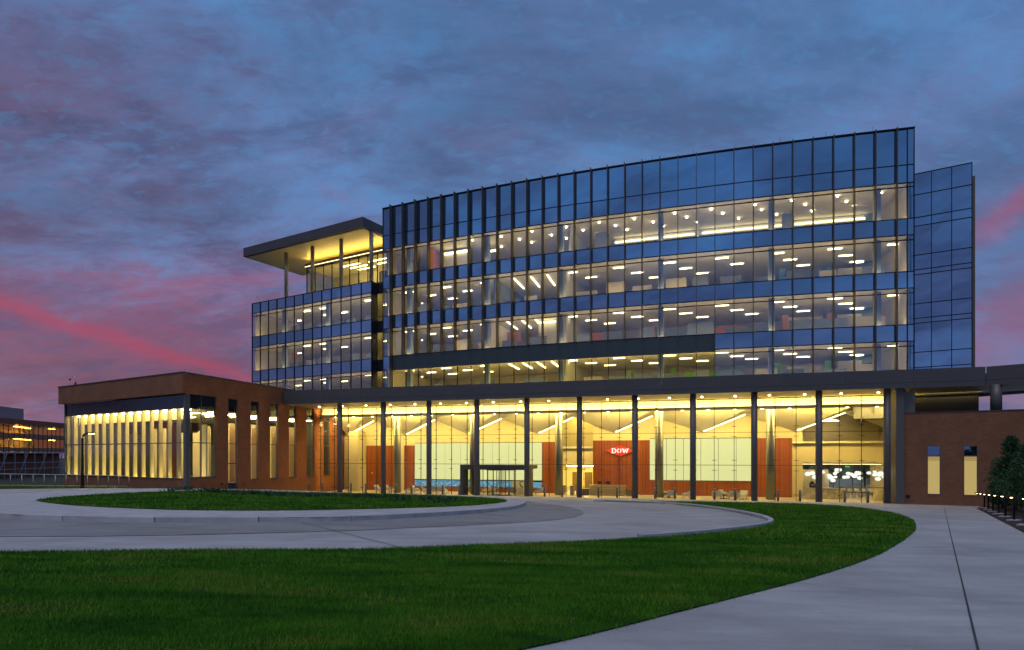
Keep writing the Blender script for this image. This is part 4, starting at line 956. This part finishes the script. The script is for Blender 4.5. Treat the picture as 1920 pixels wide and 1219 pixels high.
for s_ in (15.5, 19.4): box('leg', LOB, s_-.06, s_+.06, 70.3, 70.9, -.41, .6, 'stool', ht)
p = LOB.p(17.75, 66.2, -.41); fr = Frame(p.x, p.y, 0)
tcl = thing('cocktail_table', p, 'tall round table under a floor-length pale cloth at the lobby end', 'table')
cyl('table_top', (p.x, p.y, .66), .03, .38, 'cloth', tcl)
vs, fs = [], []; sg_ = 40
for i in range(sg_):
    a = 2*math.pi*i/sg_; rr = .52+.05*math.sin(i*math.pi/2)
    vs += [(p.x+.385*math.cos(a), p.y+.385*math.sin(a), .66), (p.x+rr*math.cos(a), p.y+rr*math.sin(a), -.40)]
for i in range(sg_): j = (i+1) % sg_; fs.append((2*i, 2*j, 2*j+1, 2*i+1))
mesh('table_cloth', vs, fs, 'cloth', tcl, True)
bm = bmesh.new(); bmesh.ops.create_uvsphere(bm, u_segments=14, v_segments=9, radius=.2); bmesh.ops.scale(bm, vec=(1.15, 1.15, .85), verts=bm.verts)
gm = bpy.data.meshes.new('globe'); [setattr(f, 'smooth', True) for f in bm.faces]; bm.to_mesh(gm); bm.free(); gm.materials.append(M['globe'])
cordm = cyl_mesh(.006, .006, 1.0, 'rod', 5)
random.seed(21)
for k in range(34):
    cl = k % 4; s_ = (12.9, 15.0, 16.9, 18.9)[cl]+random.gauss(0, .55); v_ = 70.3+random.uniform(-.7, 1.6); z = 1.95+random.gauss(0, .26)
    if s_ > 19.7: s_ = 19.5
    p = LOB.p(s_, v_, z)
    g = thing('pendant_globe', p, 'glowing white globe pendant in the clusters hanging over the cafe', 'pendant lamp', 'globe pendants over the cafe')
    sc = random.uniform(.8, 1.35)
    o = link('globe', gm, g, p); o.scale = (sc, sc, sc); o2 = link('cord', cordm, g, (p.x, p.y, z+.15)); o2.scale = (1, 1, 3.03-z-.15)

# bollards along the front
BOL = [-40.12, -38.4, -34.88, -33.08, -29.56, -27.75, -24.23, -22.41, -18.86, -17.1, -13.48, -11.72, -8.19, -6.42, -2.92, -1.14, 2.37, 4.15, 7.7, 9.47, 13.0, 14.76]
for k, s_ in enumerate(BOL):
    p = LOB.p(s_, 58.2); z = float(terr(p.x, p.y)); p.z = z
    bo = thing('bollard', p, f'slim grey bollard before the lobby, {ORD[k]} from the brick wing', 'bollard', 'bollards along the lobby front')
    cyl('post', p, 1.0, .095, 'column', bo, seg=14); cyl('cap', (p.x, p.y, z+1.0), .05, .10, 'steel', bo, r1=.085, seg=14)

# ------------------------------------------------------------------ brick wing
bw = thing('brick_wing', WL.p(-8, 6, 0), 'low red brick wing with tall lit windows beside the lobby', 'building')
ZB, ZH = 9.38, 11.15
L_ = 22.4
box('brick_band', WL, -L_-.35, .0, -.38, .1, ZB, ZH, 'brickshade', bw); box('coping', WL, -L_-.4, -.0, -.43, .15, ZH, ZH+.1, 'coping', bw)
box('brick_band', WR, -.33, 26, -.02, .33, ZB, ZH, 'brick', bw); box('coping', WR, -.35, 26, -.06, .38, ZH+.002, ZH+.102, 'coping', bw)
box('brick_base', WL, -L_, -.35, .0, .3, -.3, 1.85, 'brickshade', bw)
WIN = [(.75, 3.55), (5.06, 6.35), (8.2, 9.4), (11.1, 12.5), (14.3, 15.6), (17.5, 18.9), (20.9, 22.3)]
xprev = .30
for k, (a, b_) in enumerate(WIN):
    zb = 1.95 if k == 0 else (.55 if k == 1 else 1.5)
    if k > 0: box('brick_pier', WR, xprev, a, .0, .33, -.6, ZB, 'brick', bw)
    else: box('corner_post', WR, .0, .30, .02, .33, -.6, ZB, 'column', bw); box('brick_pier', WR, .30, a, 0, .33, -.6, 1.95, 'brick', bw)
    box('brick_base', WR, a, b_, .0, .33, -.6, zb, 'brick', bw)
    xprev = b_
    wx = .30 if k == 0 else a
    w = box('window_frame', WR, wx, b_, .10, .26, zb, zb+.07, 'column', bw)
    box('sill', WR, wx-.03, b_+.03, -.05, .1, zb-.08, zb+.0, 'coping', w)
    box('jamb', WR, wx, wx+.06, .1, .26, zb+.07, ZB, 'column', w); box('jamb', WR, b_-.06, b_, .1, .26, zb+.07, ZB, 'column', w)
    box('spandrel_pane', WR, wx+.06, b_-.06, .16, .2, 8.15, ZB-.02, 'tinted', w)
    box('transom', WR, wx+.06, b_-.06, .12, .24, 5.05, 5.12, 'column', w)
    box('pane', WR, wx+.07, b_-.07, .17, .19, 5.13, 8.13, 'clear', w); box('pane', WR, wx+.07, b_-.07, .17, .19, zb+.08, 5.04, 'clear', w)
    if k == 0: box('mullion', WR, 1.8, 1.86, .1, .26, zb+.07, ZB-.001, 'column', w)
    if k == 1: box('door_head', WR, wx+.06, b_-.06, .13, .25, 3.1, 3.22, 'column', w)
box('brick_pier', WR, 22.3, 26, .0, .33, -.6, ZB, 'brick', bw)
# corner glass on the long side
NG = 15
for k in range(NG):
    x0 = -L_+.15+k*(L_-.5)/NG; x1 = x0+(L_-.5)/NG
    box('spandrel_pane', WL, x0+.01, x1-.01, .13, .16, 8.12, ZB-.01, 'tinted', bw)
    box('glass_pane', WL, x0+.01, x1-.01, .13, .15, 5.1, 8.1, 'clear', bw); box('glass_pane', WL, x0+.01, x1-.01, .13, .15, 1.92, 5.02, 'clear', bw)
    box('interior_fin', WL, x0-.05, x0+.09, .22, .55, 1.9, 8.1, 'tan', bw)
box('transom', WL, -L_, -.3, .08, .2, 5.02, 5.1, 'column', bw); box('sill', WL, -L_-.02, -.3, -.06, .28, 1.85, 1.92, 'coping', bw); box('corner_post', WL, -.36, -.02, .05, .35, -.4, ZB, 'column', bw); box('corner_post', WL, -L_, -L_+.16, .02, .35, 1.9, ZB, 'column', bw)
ip = [WL.p(-.6, .4), WL.p(-L_+.1, .4), LOB.p(-63.6, 66), LOB.p(-42.5, 66)]
ip = [p[:2] for p in ip]
prism('floor', ip, .6, 1.3, 'carpet', bw); prism('ceiling', ip, 8.12, 8.3, 'creamceil', bw); prism('roof', ip, 10.3, 10.6, 'slabdark', bw)
box('back_wall', LOB, -63.6, -42.5, 65.8, 66, 1.3, 8.1, 'dim', bw); 
prism('end_wall', [WL.p(-L_, .3)[:2], LOB.p(-63.7, 66)[:2], LOB.p(-63.9, 66)[:2], WL.p(-L_-.25, .4)[:2]], -.4, 9.4, 'brick', bw)
for x, y, w in ((-15.4, 5.5, 1.0), (-13.6, 5.5, 1.0), (-10.6, 6, .7), (-8.2, 6, 1.4), (-6.6, 6, 1.1), (-4.4, 4.6, .9), (-1.6, 2.6, .7)):
    box('lit_panel', WL, x-w/2, x+w/2, y, y+.15, 1.3, 6.8, 'cream', bw)
for v_ in (52.2, 55.4, 58.6, 61.8): box('lit_panel', LOB, -44.6, -44.45, v_-1.1, v_+.5, 1.3, 7.2, 'cream', bw)
for i in range(6):
    for j in range(3):
        if WL.p(-19.5+i*3.6, 2.6+j*2.6).x*CB-WL.p(-19.5+i*3.6, 2.6+j*2.6).y*SB < -43.2: link('ceiling_light', box_mesh(1.5, .16, .05, 'lampwarm'), bw, WL.p(-19.5+i*3.6, 2.6+j*2.6, 8.06), WL.a)
for v_ in (48.5, 51.5, 54.5, 57.5, 60.5, 63.5):
    for s_ in (-44.0, -46.5): link('ceiling_light', box_mesh(1.5, .16, .05, 'lampwarm'), bw, LOB.p(s_, v_, 8.06), LOB.a)
box('added_floor_uplight', WL, -L_+.3, -.8, .7, .9, 1.31, 1.36, 'wingwash', bw)  # added uplight hidden below the sill, brightens the fins
box('lit_cornice', WL, -L_+.3, -1.6, 1.25, 1.35, 7.25, 8.1, 'cream', bw); box('end_lining', WL, -L_+.35, -L_+.45, .5, 9, 1.3, 8.1, 'dim', bw)
box('wall_washer', WL, -L_+.3, -.8, .75, .9, 8.0, 8.08, 'wingwash', bw)
for x in (-14.0, -4.2):
    f_ = WL; vs = [f_.p(x+a, y, z) for y in (2.4, 3.2) for a, z in ((-1.1, 7.0), (1.1, 7.0), (1.0, 6.3), (.6, 6.1), (-.8, 6.1), (-1.1, 6.6))]
    sp1 = mesh('hanging_speaker', vs, [(0, 1, 2, 3, 4, 5), (11, 10, 9, 8, 7, 6)]+[(i, (i+1) % 6, 6+(i+1) % 6, 6+i) for i in range(6)], 'black', bw); tube('hanger', [f_.p(x, 2.8, 7.0), f_.p(x, 2.8, 8.1)], .02, 'black', sp1, 5)
for k, x in enumerate((2.0, 8.0)): tube('lightning_rod', [WR.p(x, .15, ZH+.1), WR.p(x, .15, ZH+.5)], .012, 'galv', bw, 5)
for k, x in enumerate((-.1, -7.0, -14.0)): tube('lightning_rod', [WL.p(x, -.1, ZH+.1), WL.p(x, -.1, ZH+.55)], .012, 'galv', bw, 5)
for k, (x, z) in enumerate(((4.2, 1.2), (7.2, 1.0))): cyl('wall_vent', WR.p(x, -.03, z), .16, .07, 'black', bw, seg=10)
# security camera on the roof
p = WL.p(-20.6, .3, ZH+.1)
sc_ = thing('security_camera', p, 'dome security camera on a white bent arm above the brick wing roof', 'security camera')
lf = Vector((-WL.ca, -WL.sa, 0)); up = Vector((0, 0, 1))
cyl('post', p, .35, .10, 'black', sc_, seg=12)
tube('arm', [p+up*.33, p+up*.75, p+up*.98+lf*.1, p+up*1.05+lf*.3, p+up*1.05+lf*1.15, p+up*.95+lf*1.2], .035, 'white', sc_, 8)
q = p+up*.78+lf*1.2; cyl('housing', q, .17, .10, 'white', sc_, r1=.06, seg=14)
bm = bmesh.new(); bmesh.ops.create_uvsphere(bm, u_segments=12, v_segments=8, radius=.11); me = bpy.data.meshes.new('dome'); [setattr(f, 'smooth', True) for f in bm.faces]; bm.to_mesh(me); bm.free(); me.materials.append(M['black']); link('dome', me, sc_, q)

# ------------------------------------------------------------------ brick wall on the far side of the lobby
rw = thing('brick_wall', BR.p(8, .2, 0), 'shaded brick wall with two lit windows beside the sidewalk', 'wall')
RWN = [(2.03, 2.95), (4.39, 5.33)]
xp = -.15
for a, b_ in RWN:
    box('brick_pier', BR, xp, a, 0, .4, -.3, 7.38, 'brickshade', rw); box('brick_base', BR, a, b_, .0, .4, -.3, .78, 'brickshade', rw); box('brick_head', BR, a, b_, 0, .4, 4.75, 7.38, 'brickshade', rw)
    w = box('window_frame', BR, a, b_, -.02, .18, .78, .86, 'bluewall' if False else 'column', rw)
    box('jamb', BR, a, a+.07, -.02, .18, .86, 4.75, 'column', w); box('jamb', BR, b_-.07, b_, -.02, .18, .86, 4.75, 'column', w); box('head', BR, a+.07, b_-.07, -.02, .18, 4.67, 4.75, 'column', w)
    box('spandrel_pane', BR, a+.07, b_-.07, .08, .12, 3.95, 4.67, 'spandrel', w); box('transom', BR, a+.07, b_-.07, 0, .16, 3.87, 3.95, 'column', w)
    box('pane', BR, a+.07, b_-.07, .09, .11, .86, 3.87, 'clear', w); box('blind', BR, a+.07, b_-.07, .25, .27, .86, 3.55, 'blind', w); box('blind_box', BR, a+.07, b_-.07, .18, .36, 3.56, 3.86, 'blindbox', w)
    xp = b_
box('brick_pier', BR, xp, 22, 0, .4, -.3, 7.38, 'brickshade', rw); box('coping', BR, -.15, 22, -.04, .44, 7.38, 7.46, 'coping', rw)
cyl('wall_vent', BR.p(.75, -.06, .55), .18, .12, 'black', rw, seg=12)
box('brick_return', BR, -.15, .25, .4, 9, -.3, 7.38, 'brickshade', rw)
cyl('roof_column', BR.p(6.55, 1.0, 7.3), 2.2, .38, 'column', rw)
box('screen_panel', BR, .4, 1.25, .6, .65, 7.46, 9.2, 'taup', rw); box('clerestory', BR, 1.3, 6.0, 6.5, 6.6, 7.2, 9.43, 'slabdark', rw)
box('roof_deck', BR, -.1, 22, .45, 12, 6.9, 7.1, 'slabdark', rw)
box('cove_light', BR, 1.4, 6.2, 6.2, 6.3, 9.22, 9.25, 'soft', rw); box('cove_lip', BR, 1.3, 6.3, 6.1, 6.14, 9.1, 9.3, 'slabdark', rw)

# ------------------------------------------------------------------ far building, railing, street lamp
DF = Frame(-96, 114, 98.9)
db = thing('distant_building', DF.p(10, 4, 0), 'far brick and sunset-tinted glass building behind the railing', 'building')
box('brick_band', DF, -16, 24, -.1, 8, 9.95, 11.0, 'distbrick', db); box('penthouse', DF, -16, 8, .6, 8, 11.0, 13.2, 'pent', db)
for k in range(26):
    x0 = -16+k*1.54
    for (z0, z1, m) in ((8.25, 9.93, 'sunsetglass'), (7.35, 8.23, 'amber'), (5.5, 7.33, 'sunsetglass'), (4.6, 5.48, 'amber')):
        box('glass_panel', DF, x0+.03, x0+1.51, 0, .04, z0, z1, m, db)
    box('mullion', DF, x0-.025, x0+.025, -.06, .06, 4.5, 9.95, 'mull', db)
box('floor_slab', DF, -16, 24, .2, 8, 7.3, 7.6, 'slabdark', db); box('floor_slab', DF, -16, 24, .05, 8, 4.3, 4.55, 'galv', db); box('back_wall', DF, -16, 24, 7.6, 7.9, 4.5, 9.9, 'cream', db)
for k in range(10):
    for z in (9.7, 7.2): link('ceiling_light', box_mesh(1.8, .3, .06, 'lampwarm'), db, DF.p(-14+k*4, 3+(k % 3)*1.3, z), DF.a)
box('lower_wall', DF, -16, 24, 2.5, 3.0, -1, 4.3, 'distbrick', db)
for k in range(13): box('steel_post', DF, -15+k*3.1, -14.85+k*3.1, -.4, -.25, -1, 4.3, 'galv', db)
for z in (1.2, 2.4): box('steel_rail', DF, -16, 24, -.42, -.3, z, z+.12, 'galv', db)
for k in range(6): tube('brace', [DF.p(-14+k*6.2, -.3, -.5), DF.p(-11+k*6.2, -.3, 4.2)], .09, 'galv', db, 6)
# railing on the verge
ra, rb = Vector((-52.0, 47.8)), Vector((-34.4, 54.6))
rl = thing('railing', (*((ra+rb)/2), 1.2), 'low grey metal railing along the verge before the brick wing', 'railing')
n_ = 24; tops = []
for k in range(n_+1):
    p = ra.lerp(rb, k/n_); z = float(terr(p.x, p.y))+.03; tops.append((p.x, p.y, z+1.07)); tube('post', [(p.x, p.y, z), (p.x, p.y, z+1.05)], .028, 'galv', rl, 6)
tube('top_rail', tops, .032, 'galv', rl, 8); tube('bottom_rail', [(x, y, z-.95) for x, y, z in tops], .028, 'galv', rl, 6)
# street lamp
lp = Vector((-35.6, 50.4)); z = float(terr(*lp))
sl_ = thing('street_lamp', (lp.x, lp.y, z), 'tall black street lamp with curved arm before the brick wing', 'street lamp')
tube('pole', [(lp.x, lp.y, z), (lp.x, lp.y, z+4.1), (lp.x+.06, lp.y, z+4.35), (lp.x+.25, lp.y, z+4.52), (lp.x+.6, lp.y, z+4.6)], [.12, .1, .09, .07, .06], 'black', sl_, 10)
tube('base', [(lp.x, lp.y, z), (lp.x, lp.y, z+.25)], .17, 'black', sl_, 12)
box('lamp_head', Frame(lp.x+.75, lp.y, 0), -.28, .28, -.12, .12, z+4.53, z+4.63, 'black', sl_); box('lens', Frame(lp.x+.75, lp.y, 0), -.2, .2, -.09, .09, z+4.5, z+4.528, 'pathlamp', sl_)

# ------------------------------------------------------------------ path lamps
for k, y in enumerate((44.0, 40.5, 37.0, 33.5, 30.0, 26.5, 23.0, 19.5)):
    x, yy = edge(y, .5); z = float(terr(x, yy))+.03
    o = thing('path_lamp', (x, yy, z), f'low black path lamp in the mulch bed, {ORD[7-k]} nearest along the sidewalk', 'path lamp', 'path lamps along the sidewalk')
    ln = Vector((-.82, .57, 0)); p = Vector((x, yy, z))
    box('footing', Frame(x, yy, 35), -.26, .26, -.2, .2, z-.15, z+.07, 'kerbst', o)
    tube('post', [p+Vector((0, 0, .07)), p+Vector((0, 0, .9)), p+Vector((0, 0, .99))+ln*.05, p+Vector((0, 0, 1.05))+ln*.18, p+Vector((0, 0, 1.09))+ln*.38], [.05, .05, .045, .035, .028], 'black', o, 8)
    h = p+ln*.42; fr = Frame(h.x, h.y, math.degrees(math.atan2(ln.y, ln.x)))
    box('lamp_head', fr, -.16, .14, -.07, .07, z+1.07, z+1.12, 'black', o)
    box('lens', fr, -.05, .03, -.03, .03, z+1.052, z+1.068, 'pathlamp', o)

# ------------------------------------------------------------------ evergreens by the walk and beyond the cafe
def conifer(x, y, h, w, label, seed, group, dens=1.0, zb=None):
    rs = np.random.default_rng(seed); z0 = float(terr(x, y)) if zb is None else zb
    t_ = thing('evergreen_tree', (x, y, z0), label, 'tree', group)
    lean = rs.normal(0, .03, 2)*h
    tube('trunk', [(x, y, z0-.1), (x+lean[0]*.4, y+lean[1]*.4, z0+h*.5), (x+lean[0], y+lean[1], z0+h*.97)], [.07*w, .045*w, .008], 'bark', t_, 7)
    T = []
    nb = int(150*h/4*dens)
    for b_ in range(nb):
        f = rs.uniform(.02, .98)**.9; az = rs.uniform(0, 6.283)
        prof = (1-f)**.8*(.75+.25*math.sin(az*3+seed+f*9))+.05; L = w*prof*rs.uniform(.65, 1.12)
        base = np.array([x+lean[0]*f, y+lean[1]*f, z0+h*f*.97+.05]); up_ = rs.uniform(.25, .8)
        d = np.array([math.cos(az), math.sin(az), up_]); d /= np.linalg.norm(d)
        nl = int((22+46*L)*dens); tt = rs.uniform(.15, 1, nl); pts = base+np.outer(tt*L, d)+rs.normal(0, .05+.05*L, (nl, 3))
        dirs = d*.6+rs.normal(0, .55, (nl, 3))+np.array([0, 0, .25]); dirs /= np.linalg.norm(dirs, axis=1)[:, None]
        sz = rs.uniform(.07, .17, nl)[:, None]; sd_ = np.cross(dirs, rs.normal(0, 1, (nl, 3))); sd_ /= np.linalg.norm(sd_, axis=1)[:, None]+1e-9
        T.append(np.stack([pts-sd_*sz*.28, pts+sd_*sz*.28, pts+dirs*sz*1.25], 1).reshape(-1, 3))
    V = np.concatenate(T)-np.array([x, y, z0]); k = len(V)//3
    me = bpy.data.meshes.new('crown'); me.from_pydata(V.tolist(), [], np.arange(len(V)).reshape(-1, 3).tolist()); me.materials.append(M['needle'])
    link('crown', me, t_, (x, y, z0))
for k, (y, o_, h, w) in enumerate(((43.4, 1.5, 3.3, 1.6), (40.0, 1.9, 5.0, 2.1), (37.2, 2.4, 4.8, 2.1), (34.2, 2.3, 4.3, 2.0), (31.0, 2.1, 3.6, 1.8), (28.0, 2.0, 3.0, 1.6))):
    x, yy = edge(y, o_+.3); conifer(x, yy, h, w, f'dense dark evergreen beside the path lamps, {ORD[5-k]} nearest along the sidewalk', 40+k, 'evergreens beside the sidewalk', 1.15)
for k, (s_, v_, h) in enumerate(((13.4, 88, 4.4), (16.2, 93, 3.6), (18.2, 90, 3.4), (21.5, 86, 4.8), (24.5, 92, 4.2))):
    p = LOB.p(s_, v_); conifer(p.x, p.y, h, 1.7, f'dark evergreen seen through the cafe rear windows, {ORD[k]} from the marble bar', 60+k, 'evergreens behind the cafe', .35)
